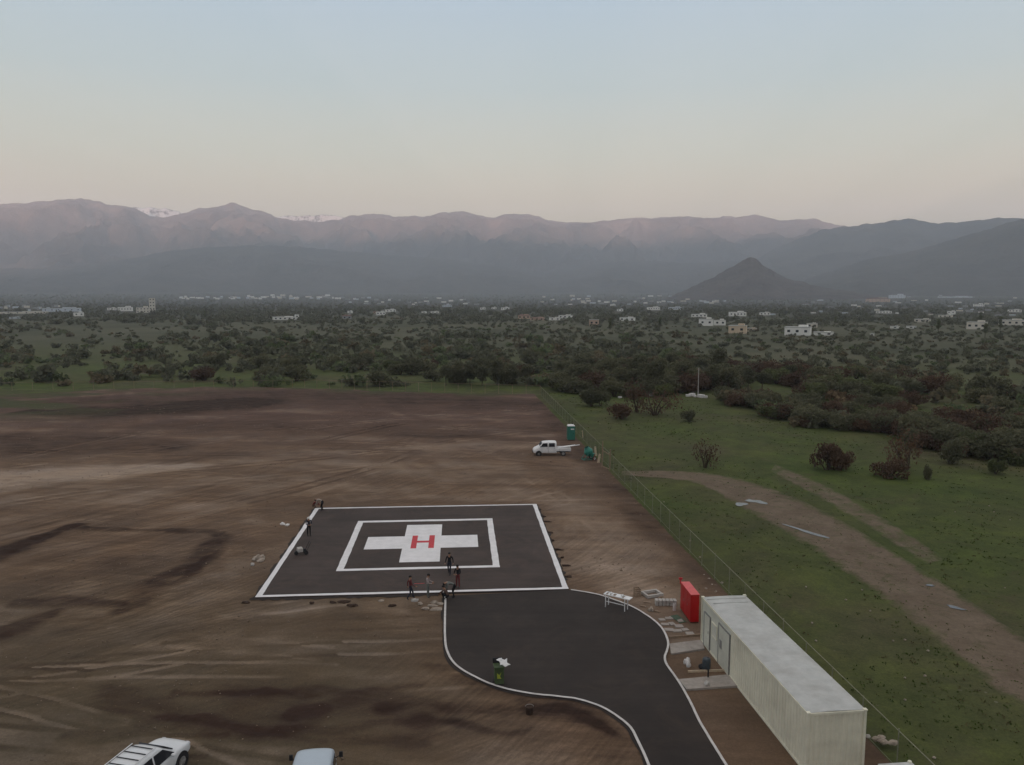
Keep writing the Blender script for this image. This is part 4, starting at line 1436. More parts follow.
# white double-cab flatbed truck, nose to -x
def truck():
    t_ = thing('flatbed_truck', 'white double-cab flatbed truck with boards on its bed beside the green toilet', 'truck', at(551, 456.3, z=0), rad(2))
    t_.location.y += .9
    def ring(hw, zb, zt, k=.88): return [(hw * .95, zb), (hw, zb + .12), (hw, zb + .45), (hw * .985, (zb + zt) / 2 + .1), (hw * k, zt - .06), (hw * k * .5, zt)]
    st = [(-2.42, ring(.70, .45, .80)), (-2.38, ring(.80, .38, .92)), (-2.15, ring(.84, .36, 1.12)), (-1.75, ring(.84, .36, 1.26)), (-1.62, ring(.84, .36, 1.34)), (-1.22, ring(.84, .36, 1.82)), (-1.08, ring(.84, .36, 1.92)), (-.2, ring(.84, .36, 1.97)),
          (.62, ring(.84, .36, 1.95)), (.72, ring(.84, .36, 1.88)), (.74, ring(.83, .38, 1.80))]
    loft(st, M['white'], 'cab', t_)
    pane(t_, 'windscreen', [(-1.56, -.66, 1.42), (-1.24, -.62, 1.80), (-1.24, .62, 1.80), (-1.56, .66, 1.42)], M['glass'], (-.8, 0, .6), .03)
    for sg in (-1, 1):
        y = sg * .835
        pane(t_, 'side_window', [(-1.40, y, 1.30), (-1.12, y * .96, 1.76), (-.50, y * .955, 1.78), (-.50, y, 1.28)], M['glass'], (0, sg, .12), .012)
        pane(t_, 'side_window', [(-.30, y, 1.28), (-.30, y * .955, 1.78), (.48, y * .955, 1.77), (.50, y, 1.28)], M['glass'], (0, sg, .12), .012)
        MB().box((-.40, sg * .845, 1.0), (.02, .015, 1.1)).build('door_seam', M['dark'], t_)
        MB().box((-.55, sg * .855, 1.12), (.14, .03, .04)).build('door_handle', M['dark'], t_)
        MB().box((.42, sg * .855, 1.12), (.14, .03, .04)).build('door_handle', M['dark'], t_)
        MB().ball((-2.36, sg * .55, .78), (.07, .15, .10), 8).build('headlight', M['lamp'], t_)
        MB().ball((-1.45, sg * .98, 1.32), (.05, .10, .11), 8).build('mirror', M['dark'], t_)
        for x in (-1.68, 1.62):
            wheel(t_, x, sg * .74, .33, .2)
        MB().rod((-1.68, sg * .80, .36), (-1.68, sg * .855, .36), .41, n=18).build('wheel_arch', M['dark'], t_)
    MB().box((-2.42, 0, .52), (.12, 1.5, .16)).build('bumper', M['dark'], t_, bevel=.02)
    b = MB().box((1.70, 0, .72), (1.92, 1.66, .08)).build('bed', M['white'], t_)
    for sg in (-1, 1):
        MB().box((1.70, sg * .83, .90), (1.92, .04, .30)).build('drop_side', M['white'], b, bevel=.01)
    MB().box((2.66, 0, .90), (.04, 1.62, .30)).build('tailboard', M['white'], b, bevel=.01)
    MB().box((1.7, 0, .55), (1.9, .7, .16)).build('chassis', M['dark'], t_)
    rot = t_.rotation_euler.z
    for i, (dy, a0, a1) in enumerate(((-.35, (.9, 1.06), (3.9, 1.45)), (-.05, (1.1, 1.10), (3.7, 1.32)), (.25, (1.0, 1.02), (3.4, 1.28)))):
        a = Vector((a0[0], dy, a0[1])); e = Vector((a1[0], dy + .12 * i, a1[1]))
        o = MB().box((0, 0, 0), ((e - a).length, .22, .05)).build('long_board', M['white'])
        mid = (a + e) / 2
        o.location = Vector(t_.location) + Matrix.Rotation(rot, 3, 'Z') @ mid
        o.rotation_euler = (0, -math.atan2(e.z - a.z, e.x - a.x), rot + .03 * i)
        tag(o, 'long white board sticking out over the tailboard of the flatbed truck', 'board', 'long boards on the flatbed truck')


truck()

# portable toilet
p = at(571.5, 440.5, z=0)
pt = thing('portable_toilet', 'green portable toilet with a white roof behind the flatbed truck', 'portable toilet', p, .12)
m = MB().box((0, .5, 1.12), (1.06, 1.06, 2.05))
for k in range(4):
    m.box((-.535, .14 + k * .24, 1.1), (.03, .06, 1.8))
m.build('body', M['teal'], pt, bevel=.03)
rf = MB().box((0, .5, 2.23), (1.12, 1.12, .18), taper=.75).build('roof', M['white'], pt, bevel=.04)
dr = MB().box((0, -.045, 1.05), (.80, .03, 1.78)).build('door', M['teal'], pt, bevel=.01)
MB().box((.12, -.07, 1.72), (.50, .02, .16)).build('vent_panel', M['white'], dr)
MB().box((.30, -.075, 1.05), (.06, .03, .16)).build('handle', M['dark'], dr)
MB().box((.555, .5, 1.15), (.05, .55, 1.7)).build('side_panel', M['paleconc'], pt, bevel=.01)
MB().rod((.3, .8, 2.2), (.3, .8, 2.55), .05).build('vent_pipe', M['dark'], pt)

# cement mixer
p = at(587.5, 460, z=0)
mx = thing('cement_mixer', 'teal cement mixer with a white wheel standing by the fence', 'cement mixer', p, .25)
m = MB()
ax = Vector((-.35, 0, .75)).normalized()
c0 = Vector((.1, 0, 1.15))
prof = [(-.62, .26), (-.5, .42), (-.15, .58), (.1, .58), (.45, .36), (.62, .30)]
for (a, ra), (b, rb) in zip(prof[:-1], prof[1:]):
    m.rod(c0 + ax * a, c0 + ax * b, ra, rb, 16, cap=(a == -.62))
m.build('drum', M['mixer'], mx)
m = MB()
for a, b in (((-.7, -.45, .1), (.1, -.62, 1.1)), ((.8, -.45, .1), (.1, -.62, 1.1)), ((-.7, .45, .1), (.1, .62, 1.1)), ((.8, .45, .1), (.1, .62, 1.1)), ((-.7, -.45, .12), (.8, -.45, .12)), ((-.7, .45, .12), (.8, .45, .12)), ((-.7, -.45, .12), (-.7, .45, .12))):
    m.rod(a, b, .04, n=6)
m.build('frame', M['mixer'], mx)
MB().box((.75, 0, .62), (.45, .5, .5)).build('motor_box', M['mixer'], mx, bevel=.03)
for y in (-.55, .55):
    w = MB().rod((.72, y - .06, .28), (.72, y + .06, .28), .28, n=18).build('wheel', M['dark'], mx)
    MB().rod((.72, y - .075, .28), (.72, y + .075, .28), .18, n=14).build('rim', M['white'], w)


# ------------------------------------------------------------------ people
def person(label, px, py, yaw, pose, top, legs, head_mat, name_head='hair', z=0.0, scale=1.0, hat=False):
    """one skinned body per person: z up, facing +y before the yaw"""
    J = {'pel': (0, 0, .95), 'sp': (0, 0, 1.15), 'ch': (0, 0, 1.36), 'nk': (0, .0, 1.50), 'hd': (0, .02, 1.64), 'ht': (0, .01, 1.73)}
    for s_, n in ((-1, 'l'), (1, 'r')):
        J.update({'sh' + n: (s_ * .19, 0, 1.42), 'el' + n: (s_ * .25, -.02, 1.14), 'wr' + n: (s_ * .27, .06, .90), 'ha' + n: (s_ * .27, .09, .81),
                  'hp' + n: (s_ * .10, 0, .90), 'kn' + n: (s_ * .11, .02, .50), 'an' + n: (s_ * .11, 0, .09), 'to' + n: (s_ * .12, .17, .04)})

    def up(d):
        for k, v in d.items(): J[k] = v
    if pose == 'walk':
        up({'knl': (-.11, .20, .53), 'anl': (-.11, .22, .10), 'tol': (-.12, .38, .05), 'knr': (.11, -.03, .50), 'anr': (.11, -.27, .14), 'tor': (.12, -.14, .04),
            'ell': (-.25, -.14, 1.17), 'wrl': (-.26, -.14, .93), 'hal': (-.26, -.12, .84), 'elr': (.25, .08, 1.16), 'wrr': (.26, .28, 1.02), 'har': (.26, .36, .98)})
    elif pose == 'hold':
        up({'ell': (-.25, .06, 1.15), 'wrl': (-.14, .30, 1.12), 'hal': (-.08, .38, 1.12), 'elr': (.25, .06, 1.15), 'wrr': (.14, .30, 1.10), 'har': (.08, .38, 1.10), 'hd': (0, .06, 1.63), 'ht': (0, .08, 1.72)})
    elif pose == 'bend':
        up({'sp': (0, .14, 1.06), 'ch': (0, .36, 1.12), 'nk': (0, .50, 1.12), 'hd': (0, .63, 1.08), 'ht': (0, .70, 1.04), 'pel': (0, -.10, .92), 'hpl': (-.10, -.10, .88), 'hpr': (.10, -.10, .88)})
        for s_, n in ((-1, 'l'), (1, 'r')):
            up({'sh' + n: (s_ * .19, .42, 1.10), 'el' + n: (s_ * .22, .48, .82), 'wr' + n: (s_ * .16, .58, .60), 'ha' + n: (s_ * .14, .62, .52), 'kn' + n: (s_ * .13, .06, .48), 'an' + n: (s_ * .12, -.05, .09), 'to' + n: (s_ * .13, .13, .04)})
    elif pose == 'crouch':
        up({'pel': (0, -.18, .30), 'sp': (0, -.08, .48), 'ch': (0, .08, .64), 'nk': (0, .16, .76), 'hd': (0, .24, .87), 'ht': (0, .26, .96)})
        for s_, n in ((-1, 'l'), (1, 'r')):
            up({'hp' + n: (s_ * .11, -.16, .28), 'kn' + n: (s_ * .19, .24, .50), 'an' + n: (s_ * .15, .02, .09), 'to' + n: (s_ * .17, .19, .04), 'sh' + n: (s_ * .19, .10, .70), 'el' + n: (s_ * .23, .32, .54), 'wr' + n: (s_ * .15, .50, .36),
                'ha' + n: (s_ * .12, .56, .28)})
    R = {'pel': .135, 'sp': .125, 'ch': .15, 'nk': .06, 'hd': .095, 'ht': .075}
    for n in 'lr':
        R.update({'sh' + n: .065, 'el' + n: .048, 'wr' + n: .034, 'ha' + n: .036, 'hp' + n: .095, 'kn' + n: .065, 'an' + n: .048, 'to' + n: .038})
    E_ = [('pel', 'sp'), ('sp', 'ch'), ('ch', 'nk'), ('nk', 'hd'), ('hd', 'ht')]
    for n in 'lr':
        E_ += [('ch', 'sh' + n), ('sh' + n, 'el' + n), ('el' + n, 'wr' + n), ('wr' + n, 'ha' + n), ('pel', 'hp' + n), ('hp' + n, 'kn' + n), ('kn' + n, 'an' + n), ('an' + n, 'to' + n)]
    # fingers: four and a thumb per hand
    for s_, n in ((-1, 'l'), (1, 'r')):
        h = Vector(J['ha' + n]); w = Vector(J['wr' + n])
        d = (h - w).normalized(); side = d.cross(Vector((s_, .2, .1))).normalized()
        for q in range(5):
            off = side * ((q - 1.5) * .020) if q < 4 else side * -.045
            ln = [.055, .068, .062, .048, .03][q]
            k1, k2 = f'f{n}{q}', f'g{n}{q}'
            J[k1] = tuple(h + off + d * (.035 if q < 4 else -.005)); J[k2] = tuple(h + off * 1.2 + d * (.035 + ln) + Vector((-s_ * .018, 0, 0)))
            R[k1] = .010; R[k2] = .008
            E_ += [('ha' + n, k1), (k1, k2)]
    keys = list(J)
    idx = {k: i for i, k in enumerate(keys)}
    me = bpy.data.meshes.new('person')
    me.from_pydata([J[k] for k in keys], [(idx[a], idx[b]) for a, b in E_], [])
    o = bpy.data.objects.new('person', me)
    COL.objects.link(o)
    o.modifiers.new('skin', 'SKIN')
    for i, k in enumerate(keys):
        me.skin_vertices[0].data[i].radius = (R[k], R[k] * (.72 if k in ('ch', 'sp', 'pel') else 1.0))
    me.skin_vertices[0].data[idx['pel']].use_root = True
    sb = o.modifiers.new('sub', 'SUBSURF'); sb.levels = 1; sb.render_levels = 1
    dg = bpy.context.evaluated_depsgraph_get()
    dg.update()
    nm = bpy.data.meshes.new_from_object(o.evaluated_get(dg))
    o.modifiers.clear()
    o.data = nm
    nm.name = 'person'
    nm.materials.clear()
    for mt in (top, legs, M['skin'], M['dark']):
        nm.materials.append(mt)
    region = {'pel': 1, 'hp': 1, 'kn': 1, 'an': 1, 'to': 3, 'nk': 2, 'hd': 2, 'ht': 2, 'ha': 2, 'fl': 2, 'fr': 2, 'gl': 2, 'gr': 2, 'sp': 0, 'ch': 0, 'sh': 0, 'el': 0, 'wr': 0}
    pts = []
    for a, b in E_:
        for f_ in (0, .25, .5, .75, 1):
            k = a if f_ < .5 else b
            pts.append((Vector(J[a]).lerp(Vector(J[b]), f_), region[k[:3] if k == 'pel' else k[:2]]))
    for pl in nm.polygons:
        c = pl.center
        pl.material_index = min(pts, key=lambda q: (q[0] - c).length_squared)[1]
        pl.use_smooth = True
    o.location = at(px, py, z=z)
    o.rotation_euler = (0, 0, yaw)
    o.scale = (scale,) * 3
    tag(o, label, 'person')
    hd = Vector(J['hd']); ht = Vector(J['ht']); upv = (ht - hd).normalized()
    nk = Vector(J['nk'])
    fwd = Vector((0, 1, 0)); fwd = (fwd - upv * fwd.dot(upv)).normalized()
    m = MB()
    m.ball(hd + upv * .05 - fwd * .02, (.115, .12, .10) if hat else (.108, .115, .095), 12)
    if hat:
        m.rod(hd + upv * .02, hd + upv * .035, .155, n=16)
    m.build('hard_hat' if hat else 'hair', head_mat, o, smooth=True)
    f_ = MB()
    f_.ball(hd + fwd * .10 - upv * .01, (.014, .022, .022), 6)
    for s_ in (-1, 1):
        f_.ball(hd + Vector((s_ * .095, 0, 0)), (.014, .025, .032), 6)
    f_.build('face_features', M['skin'], o)
    e = MB()
    for s_ in (-1, 1):
        e.ball(hd + fwd * .088 + upv * .018 + Vector((s_ * .034, 0, 0)), (.011, .008, .008), 6)
    e.box(hd + fwd * .09 - upv * .042, (.045, .012, .009))
    e.build('eyes_and_mouth', M['hair'], o)
    return o


PZ = .125
cl = {k: cloth(k + '_cloth', v) for k, v in dict(navy=(.03, .033, .045), maroon=(.13, .035, .035), pale=(.33, .28, .27), grey=(.14, .15, .14), black=(.016, .016, .018), white=(.55, .53, .47), tan=(.30, .26, .22), jeans=(.06, .07, .09), green=(.05, .07, .05), brown=(.09, .06, .05)).items()}
person('person in a maroon jacket walking along the near edge of the helipad', 410.5, 599.3, rad(-70), 'walk', cl['maroon'], cl['navy'], M['hair'], z=.05)
person('person in a pale pinkish sweatshirt bending over the near white line', 428, 597.5, rad(-100), 'hold', cl['pale'], cl['grey'], M['hair'], z=PZ)
person('person crouching at the corner where the kerb meets the helipad', 446, 599.5, rad(60), 'crouch', cl['brown'], cl['black'], M['hair'], z=.09)
person('person in dark clothes bending down beside the two standing workers', 453.5, 597.5, rad(100), 'bend', cl['grey'], cl['black'], M['hair'], z=PZ)
person('person in dark clothes standing on the inner white line', 449.5, 574.5, rad(170), 'walk', cl['black'], cl['navy'], M['hair'], z=PZ)
person('person in a black jacket standing in front of the inner white line', 458, 587.5, rad(150), 'hold', cl['black'], cl['maroon'], M['hair'], z=PZ)
person('person in a white helmet standing on the left white line of the helipad', 309, 536, rad(-150), 'hold', cl['navy'], cl['black'], M['hat'], z=PZ, hat=True)
person('person in a light shirt bending over the far left corner of the helipad', 322, 510.5, rad(80), 'bend', cl['tan'], cl['black'], M['hair'], z=PZ)
person('person in dark clothes crouching outside the far left corner of the helipad', 314.5, 508.5, rad(-80), 'crouch', cl['maroon'], cl['brown'], M['hair'], z=.02)
# line painting machine
p = at(300, 554.5, z=PZ)
lm = thing('line_marking_machine', 'small dark wheeled machine with a pale tank standing on the asphalt near the left line', 'line marker', p, .5)
MB().box((0, 0, .42), (.42, .55, .34)).build('tank', M['paleconc'], lm, bevel=.05)
MB().box((.30, 0, .34), (.26, .36, .24)).build('motor', M['dark'], lm, bevel=.03)
m = MB()
m.rod((-.35, -.22, .25), (.55, -.22, .25), .025, n=6); m.rod((-.35, .22, .25), (.55, .22, .25), .025, n=6)
m.rod((.50, -.22, .25), (.85, -.22, .95), .02, n=6); m.rod((.50, .22, .25), (.85, .22, .95), .02, n=6); m.rod((.85, -.30, .95), (.85, .30, .95), .025, n=6)
m.build('frame', M['dark'], lm)
for x, y in ((-.3, 0), (.45, -.28), (.45, .28)):
    MB().rod((x, y - .04, .17), (x, y + .04, .17), .17, n=14).build('wheel', M['dark'], lm)
m = MB()
A_, B_ = Vector((414, 583)), Vector((425, 586.5))
a = at(410.5, 599, z=0); b = at(428, 597.5, z=0)
hs = MB().rod((a.x + .25, a.y + .2, 1.05), (b.x - .25, b.y + .1, 1.02), .02, n=5).build('string_line', M['redtop'])
tag(hs, 'red levelling cord stretched between the two workers at the near edge', 'cord')

# ------------------------------------------------------------------ vegetation
def crown_mesh(name, R, n_leaf, leaf, blobs, mat, squash=.75):
    """leaf-sized faces spread through an uneven volume; blobs: (x, y, z, r)"""
    r_ = np.random.default_rng(R)
    B = np.array(blobs, float)
    w = B[:, 3] ** 2; w /= w.sum()
    k = r_.choice(len(B), n_leaf, p=w)
    d = r_.normal(size=(n_leaf, 3)); d /= np.linalg.norm(d, axis=1)[:, None]
    rr = r_.uniform(.30, 1.0, n_leaf) ** .5 * r_.uniform(.85, 1.12, n_leaf)
    C = B[k, :3] + d * rr[:, None] * B[k, 3:4] * np.array([1, 1, squash])
    C[:, 2] = np.abs(C[:, 2]) + .05
    u = r_.normal(size=(n_leaf, 3)); u /= np.linalg.norm(u, axis=1)[:, None]
    v = np.cross(u, r_.normal(size=(n_leaf, 3))); v /= np.linalg.norm(v, axis=1)[:, None]
    s = leaf * r_.uniform(.6, 1.4, (n_leaf, 1))
    V = np.stack([C - u * s, C + v * s * .55, C + u * s, C - v * s * .55], 1).reshape(-1, 3)
    F = np.arange(n_leaf * 4).reshape(-1, 4)
    return V, F


def bush_proto(seed, R, H, nb, n_leaf, leaf, mat, trunk=True, spread=1.0):
    q = random.Random(seed)
    blobs = []
    for i in range(nb):
        a = q.uniform(0, 6.28); d = R * .62 * math.sqrt(q.random()) * spread
        r = R * q.uniform(.30, .52)
        blobs.append((d * math.cos(a), d * math.sin(a), q.uniform(.32, .75) * H * (1 - .35 * d / R), r))
    V, F = crown_mesh('crown', seed, n_leaf, leaf, blobs, mat, .8 * min(1.2, H / R))
    root = empty('bush')
    np_mesh('crown', V, F, mat, root)
    if trunk:
        m = MB()
        for b in blobs[:min(7, nb)]:
            mid = (b[0] * .35 + q.uniform(-.15, .15), b[1] * .35 + q.uniform(-.15, .15), b[2] * .5)
            m.rod((q.uniform(-.12, .12), q.uniform(-.12, .12), -.3), mid, .09 * R / 2.2, .06 * R / 2.2, 5)
            m.rod(mid, (b[0], b[1], b[2] + b[3] * .4), .06 * R / 2.2, .02, 5)
        m.build('trunk', M['bark'], root)
    return root


def tree_proto(seed, H, R, nb, n_leaf, leaf, mat, shape='round'):
    q = random.Random(seed)
    blobs = []
    for i in range(nb):
        t = q.uniform(.0, 1)
        if shape == 'column':
            rr, d = R * .55, R * .25 * q.random()
        else:
            rr = R * q.uniform(.32, .5); d = R * .7 * math.sqrt(q.random()) * math.sin(math.pi * (.18 + .72 * t))
        a = q.uniform(0, 6.28)
        blobs.append((d * math.cos(a), d * math.sin(a), H * (.28 + .58 * t), rr))
    V, F = crown_mesh('crown', seed, n_leaf, leaf, blobs, mat, .9)
    root = empty('tree')
    np_mesh('crown', V, F, mat, root)
    m = MB()
    m.rod((0, 0, -.4), (q.uniform(-.2, .2), q.uniform(-.2, .2), H * .45), H * .022, H * .014, 7)
    m.rod((0, 0, H * .40), (q.uniform(-.3, .3), 0, H * .85), H * .015, .02, 6)
    for b in blobs[:8]:
        m.rod((0, 0, H * q.uniform(.25, .5)), b[:3], H * .009, .02, 5)
    m.build('trunk', M['bark'], root)
    return root


protos = {}
protos['bush'] = [bush_proto(100 + i, 2.3, 2.5, 10, 1500, .16, M['leaf']) for i in range(5)]
protos['red'] = [bush_proto(200 + i, 2.3, 2.3, 9, 1400, .15, M['leafred'], spread=1.15) for i in range(4)]
protos['grn'] = [bush_proto(300 + i, 2.1, 2.3, 8, 1300, .16, M['leafgrn']) for i in range(3)]
protos['sparse'] = [bush_proto(400 + i, 1.9, 2.2, 9, 420, .11, M['leafred'], spread=1.3) for i in range(2)]
protos['tree'] = [tree_proto(500 + i, 7.5, 3.1, 14, 2400, .24, M['leaf']) for i in range(4)]
protos['poplar'] = [tree_proto(600 + i, 11, 1.9, 16, 1800, .26, M['leafgrn'], 'column') for i in range(2)]
proto_used = set()


def plant(kind, i, loc, sc, rz, name, label, cat, group, szz=None):
    pr = protos[kind][i % len(protos[kind])]
    if pr.name in proto_used:
        o = pr.copy(); COL.objects.link(o)
        for ch in pr.children:
            c = ch.copy(); COL.objects.link(c); c.parent = o
    else:
        o = pr
        proto_used.add(pr.name)
    o.name = name
    o.location = loc; o.rotation_euler = (0, 0, rz); o.scale = (sc, sc, szz or sc)
    for k in ('group', 'label', 'category'):
        if k in o: del o[k]
    tag(o, label, cat, group)
    return o


GZ = -.25
# the bushes one can point at
named = [
    ('red', (828, 468), 1.15, 1.1, 'bush', 'dark brown rounded bush standing alone on the meadow above the dirt track'),
    ('red', (841, 467), .75, .8, 'bush', 'low brown bush touching the right side of the dark rounded bush'),
    ('red', (889, 476), 1.0, .75, 'bush', 'brown spreading bush on the meadow, lowest of the right-hand group'),
    ('sparse', (907, 468), 1.5, 1.5, 'bush', 'thin reddish bush behind the lowest brown bush of the right-hand group'),
    ('bush', (926.5, 477.5), .32, .5, 'bush', 'tiny dark bush on the meadow right of the brown spreading bush'),
    ('sparse', (705, 466), 1.0, 1.1, 'bush', 'thin leafless reddish shrub alone in the middle of the meadow'),
    ('bush', (591, 405), 1.25, 1.0, 'bush', 'dark round bush on the meadow close to the far end of the fence'),
    ('bush', (601, 404.5), 1.0, .95, 'bush', 'dark round bush right beside the one at the far end of the fence'),
    ('red', (620, 417), 1.15, .9, 'bush', 'brown bush in front of the thicket, left of the sparse shrubs'),
    ('sparse', (637, 411), 1.8, 1.9, 'bush', 'sparse reddish shrub right behind the brown bush in front of the thicket'),
    ('sparse', (655, 414), 2.2, 1.6, 'bush', 'wide sparse reddish shrub between the brown bush and the small green bush'),
    ('bush', (689, 420), .75, .55, 'bush', 'small green grey bush on the meadow below the pole'),
    ('grn', (996, 472), .6, .6, 'bush', 'small round bush on the meadow near the right edge of the frame'),
    ('bush', (948, 462), .8, .9, 'bush', 'small dark bush at the meadow edge right of the sparse group'),
]
for i, (k, (x, y), sx, sz, nm, lab) in enumerate(named):
    p = at(x, y, z=0)
    plant(k, i, (p.x, p.y, GZ), sx, i * 1.3, nm, lab, 'bush', 'bushes standing alone on the meadow', sz * 1.55)


def density(px, py):
    """how thick the scrub stands at a spot of the photograph: 0..1"""
    r = 0.0
    if py > 384 + (px < 120) * 4 and px < 566:
        return 0, 'none'
    return 1, ''


R = random.Random(21)
cand = []  # (apparent size, kind, loc, scale, zscale, zone)


def poly_y(px, pts):
    return float(np.interp(px, [p[0] for p in pts], [p[1] for p in pts]))


EDGE = [(540, 388), (575, 392), (620, 396), (680, 397), (720, 400), (770, 420), (820, 429), (862, 430), (900, 440), (945, 455), (1000, 462), (1024, 464), (1200, 480)]
EDGE_UP = [(540, 377), (620, 368), (700, 362), (780, 372), (860, 378), (960, 388), (1024, 398), (1200, 410)]


def add(kind, px, py, sc, zone, jit=.35):
    p = at(px, py)
    d = math.hypot(p.x, p.y)
    s = sc * R.uniform(1 - jit, 1 + jit)
    base = {'bush': 2.4, 'red': 2.3, 'grn': 2.2, 'sparse': 2.0, 'tree': 7.5, 'poplar': 11}[kind]
    zs = s * R.uniform(.8, 1.15)
    if d > 300 and kind != 'poplar':
        zs *= .9
    cand.append((base * s / d, kind, (p.x, p.y, p.z + GZ if d < 2200 else p.z - .6), s, zs, (zone, px, py)))


# thicket on the right: rows following the meadow's edge
for k in range(520):
    px = R.uniform(560, 1110)
    lo, hi = poly_y(px, EDGE), poly_y(px, EDGE_UP)
    t = R.random() ** 1.1
    py = lo - (lo - hi) * t
    if 672 < px < 718 and py > 391:
        continue
    if fbm(px / 26, py / 9, 3, 5) < .36 and t > .15:
        continue
    kd = R.choices(['red', 'bush', 'grn', 'sparse'], [.42, .38, .10, .10] if px > 690 else [.2, .6, .1, .1])[0]
    add(kd, px, py, 1.15 + .45 * (py < 400), 'thicket')
# dark broad trees at the far end of the fence
for (x, y, s) in ((446, 385, .75), (458, 384, .85), (470, 384, .80), (482, 385, .8), (497, 384, .85), (512, 384, .8), (527, 383, .75), (560, 381, .7), (575, 386, .85), (584, 388, .9), (600, 387, .85), (620, 389, .95), (633, 391, 1.0), (645, 390, .95), (655, 392, 1.1),
                  (668, 390, 1.0), (685, 388, 1.1), (712, 389, 1.05), (728, 391, .9), (748, 386, .8), (762, 390, .9), (790, 380, .9), (640, 383, 1.1), (660, 380, 1.1), (700, 378, 1.05), (720, 376, 1.0), (672, 373, 1.0), (590, 376, .9), (610, 374, .95)):
    add('tree', x, y, s * .88, 'belt', .12)
# loose clumps left of the fence, behind the site
for k in range(560):
    px = R.uniform(-90, 700)
    py = R.uniform(336, 386)
    cl_ = fbm(px / 34, py / 9, 3, 9)
    th = .50 if px > 190 else .545
    if py > 365 and px > 190: th -= .05
    if 222 < px < 560 and 335 < py < 372: th -= .07
    if cl_ < th:
        continue
    kd = R.choices(['bush', 'grn', 'red'], [.62, .2, .18])[0]
    add(kd, px, py, 1.15 + (px > 200) * .25, 'clump')
for k in range(26):
    px = R.uniform(-60, 440); py = R.uniform(378, 386)
    add(R.choice(['grn', 'bush']), px, py, .7, 'clump')
# speckled savanna
for k in range(6500):
    px = R.uniform(-140, 1170)
    py = 318 + 58 * R.random() ** 1.5
    if px < 560 and py > 372: continue
    if px > 560 and py > poly_y(px, EDGE_UP) + 2: continue
    f_ = fbm(px / 16, py / 5, 3, 13)
    if f_ < (.34 if px > 200 else .48) or (py > 345 and R.random() < .3): continue
    kd = R.choices(['bush', 'grn', 'red'], [.72, .14, .14])[0]
    add(kd, px, py, .60, 'savanna', .5)

cand.sort(key=lambda c: -c[0])
THI = [(612, 'beside the far end of the fence'), (690, 'left of the pale pole'), (790, 'between the pale pole and the dark rounded bush'), (830, 'above the left side of the dark rounded bush'), (870, 'above the right side of the dark rounded bush'),
       (915, 'above the brown spreading bush'), (960, 'above the tiny dark bush'), (995, 'near the right edge of the frame'), (9999, 'at the very right edge of the frame')]
CLU = [(110, 'at the far left'), (220, 'left of the big central clumps'), (330, 'in the left part of the big central clumps'), (440, 'in the right part of the big central clumps'), (560, 'behind the right end of the back fence'), (9999, 'beyond the far end of the meadow')]


def where(px, table):
    return next(w for lim, w in table if px < lim)


def describe(kd, zone, px, py):
    if kd == 'tree':
        return ('broad dark tree of the belt ' + where(px, [(535, 'behind the right end of the back fence'), (612, 'beside the far end of the fence'), (692, 'left of the pale pole'), (9999, 'right of the pale pole')]), 'trees of the belt behind the fence')
    if zone == 'thicket':
        t = (poly_y(px, EDGE) - py) / max(1, poly_y(px, EDGE) - poly_y(px, EDGE_UP))
        return (('front-row' if t < .25 else 'middle' if t < .65 else 'rear') + ' bush of the dark thicket ' + where(px, THI), 'bushes of the thicket above the meadow')
    if zone == 'clump':
        return (('near' if py > 372 else 'middle' if py > 355 else 'far') + ' shrub behind the dirt site, ' + where(px, CLU), 'shrubs behind the dirt site')
    return (('near' if py > 350 else 'far') + ' small shrub dotted over the pale plain, ' + where(px, CLU[:5] + [(720, 'beyond the belt trees'), (860, 'below the big white villa'), (9999, 'at the right')]), 'shrubs dotted over the plain')


nbush = len(named)
rest = []
for c in cand:
    sz, kd, loc, s, zs, (zone, px, py) = c
    if kd == 'tree' or (nbush < 296 and -4 < px < 1029):
        if kd != 'tree': nbush += 1
        l, g = describe(kd, zone, px, py)
        plant(kd, R.randrange(9), loc, s, R.uniform(0, 6.28), 'tree' if kd == 'tree' else 'bush', l, 'tree' if kd == 'tree' else 'bush', g, zs)
    else:
        rest.append(c)


